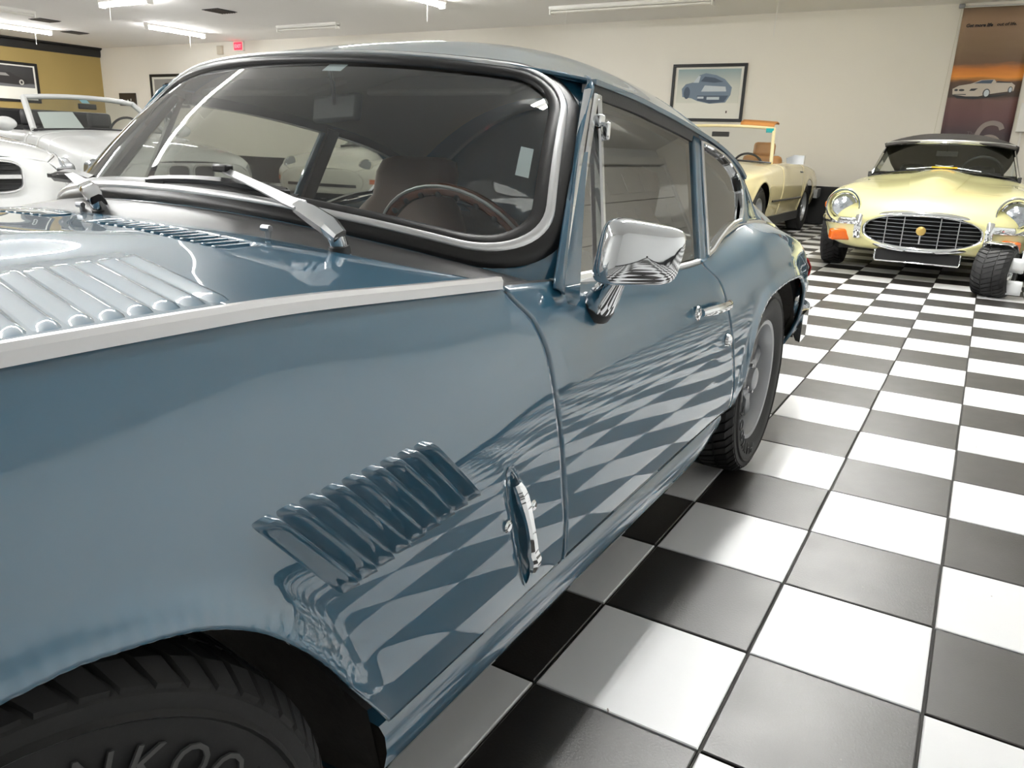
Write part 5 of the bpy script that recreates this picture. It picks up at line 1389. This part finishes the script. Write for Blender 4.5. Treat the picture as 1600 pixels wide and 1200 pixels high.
flat('printed_shadow', [(-.36, oz - .065), (-.20, oz - .09), (-.02, oz - .09), (.30, oz - .045), (.2, oz - .08), (-.1, oz - .12), (-.3, oz - .11)], dk, bn, .025)
flat('printed_screen', [(-.13, oz + .078), (-.04, oz + .115), (.09, oz + .12), (.07, oz + .075)], mat('print_dark', (74, 88, 106)), bn, .028)
flat('printed_cockpit', [(.12, oz + .085), (.14, oz + .105), (.28, oz + .09), (.30, oz + .08)], dk, bn, .028)
flat('printed_wheel', disc(.035, oz - .045, .042, .055), dk, bn, .028); flat('printed_wheel_centre', disc(.037, oz - .045, .031, .043), pp, bn, .030)
flat('printed_wheel', disc(.300, oz - .005, .026, .042), dk, bn, .028); flat('printed_wheel_centre', disc(.302, oz - .005, .018, .032), pp, bn, .030)
flat('printed_kidney', disc(-.325, oz - .005, .022, .014), dk, bn, .028); flat('printed_kidney', disc(-.26, oz - .006, .034, .014), dk, bn, .028)
flat('printed_lamp', [(-.17, oz - .015), (-.15, oz + .012), (-.07, oz + .015), (-.11, oz - .015)], dk, bn, .028)
flat('printed_intake', [(-.36, oz - .055), (-.33, oz - .062), (-.20, oz - .066), (-.20, oz - .055)], dk, bn, .028)
# white cabinet with conduit at the banner's right
cbx = on_far('electrical_box', 'white wall cabinet with conduit below beside hanging banner', 'electrical box', -.27, 1.55)
MB().box((0, -.06, 0), (.34, .12, .36)).build('cabinet', fix_m, cbx, bevel=.008)
MB().tube([(-.10, -.05, -.18), (-.10, -.05, -1.0)], .014, 8).build('conduit', fix_m, cbx)
# exit sign, alarm box
ex_ = on_far('exit_sign', 'red lit exit sign under the ceiling', 'sign', 14.72, 2.86)
MB().box((0, -.03, 0), (.30, .06, .19)).build('sign_case', fix_m, ex_, bevel=.006)
MB().box((0, -.064, 0), (.25, .008, .155)).build('sign_face', mat('exit_red', (255, 30, 50), emit=2.2), ex_)
text_mesh('EXIT', .10, 'exit_lettering', mat('exit_letters', (255, 120, 130), emit=1.6), ex_, (0, -.070, -.035), (math.pi / 2, 0, 0), .001, 'CENTER', 0, .002)
al = on_far('alarm_box', 'small beige alarm box on the wall beside exit sign', 'alarm box', 15.35, 2.80)
MB().box((0, -.03, 0), (.16, .06, .18)).build('alarm_case', mat('beige_plastic', (206, 196, 178), rough=.5), al, bevel=.008)
# ceiling air vents
for x, y, lab in ((8.3, 11.7, 'dark ceiling air vent in front of exit sign'), (7.9, 16.2, 'larger dark ceiling air vent beside gold wall'), (9.2, 17.4, 'smaller dark ceiling air vent near gold wall corner')):
    v = thing('ceiling_vent', lab, 'vent', (x, y, CEIL), 0, 'ceiling vents')
    MB().box((0, 0, -.004), (.40, .40, .008)).build('vent_backing', 'matte_black', v)
    for k in range(6): MB().box((0, -.15 + .06 * k, -.012), (.38, .022, .008), rot=Matrix.Rotation(.5, 3, 'X')).build('vent_slat', mat('vent_grey', (92, 86, 80), rough=.5), v)
# ------------------------------------------------------------------ strip lights
strip_light(9.79, 4.92, 2.49, 'y', 'unlit double tube strip light above the cream convertible', False)
strip_light(9.45, 14.4, 1.32, 'x', 'short lit strip light in front of red exit sign', True)
strip_light(6.95, 12.26, 1.25, 'y', 'lit strip light hung crosswise in front of ceiling vent', True)
strip_light(7.6, 17.6, 2.4, 'x', 'long lit strip light running beside gold wall trim', True)
strip_light(9.92, 11.3, 1.5, 'y', 'unlit strip light on ceiling to the right of exit sign', False, cord=False)
strip_light(6.55, 15.3, 1.3, 'x', 'unlit strip light next to dark ceiling vents', False, cord=False)
strip_light(7.6, 7.45, 2.44, 'x', 'lit strip light over the white sports coupe', True)
for x in (1.45, 4.0, 6.5):
    strip_light(x, .70, 2.44, 'x', 'lit strip light in the row over blue coupe and yellow roadster', True, offscreen=True)
for y, row in ((4.6, (-5.2, -1.9, .9)), (9.4, (-2.5, 1.2)), (13.6, (-1.9, 2.5))):
    for x in row:
        strip_light(x, y, 2.44, 'x', 'lit strip light in the long rows over the showroom', True, offscreen=True)
for yy, zz in ((2.95, .45),):
    c_ = tag(MB().tube([(10.3, yy, CEIL), (10.3, yy + .01, CEIL - zz)], .004, 6).build('pull_cord', fix_m, None), 'thin pale pull cord hanging from ceiling left of banner', 'cord')
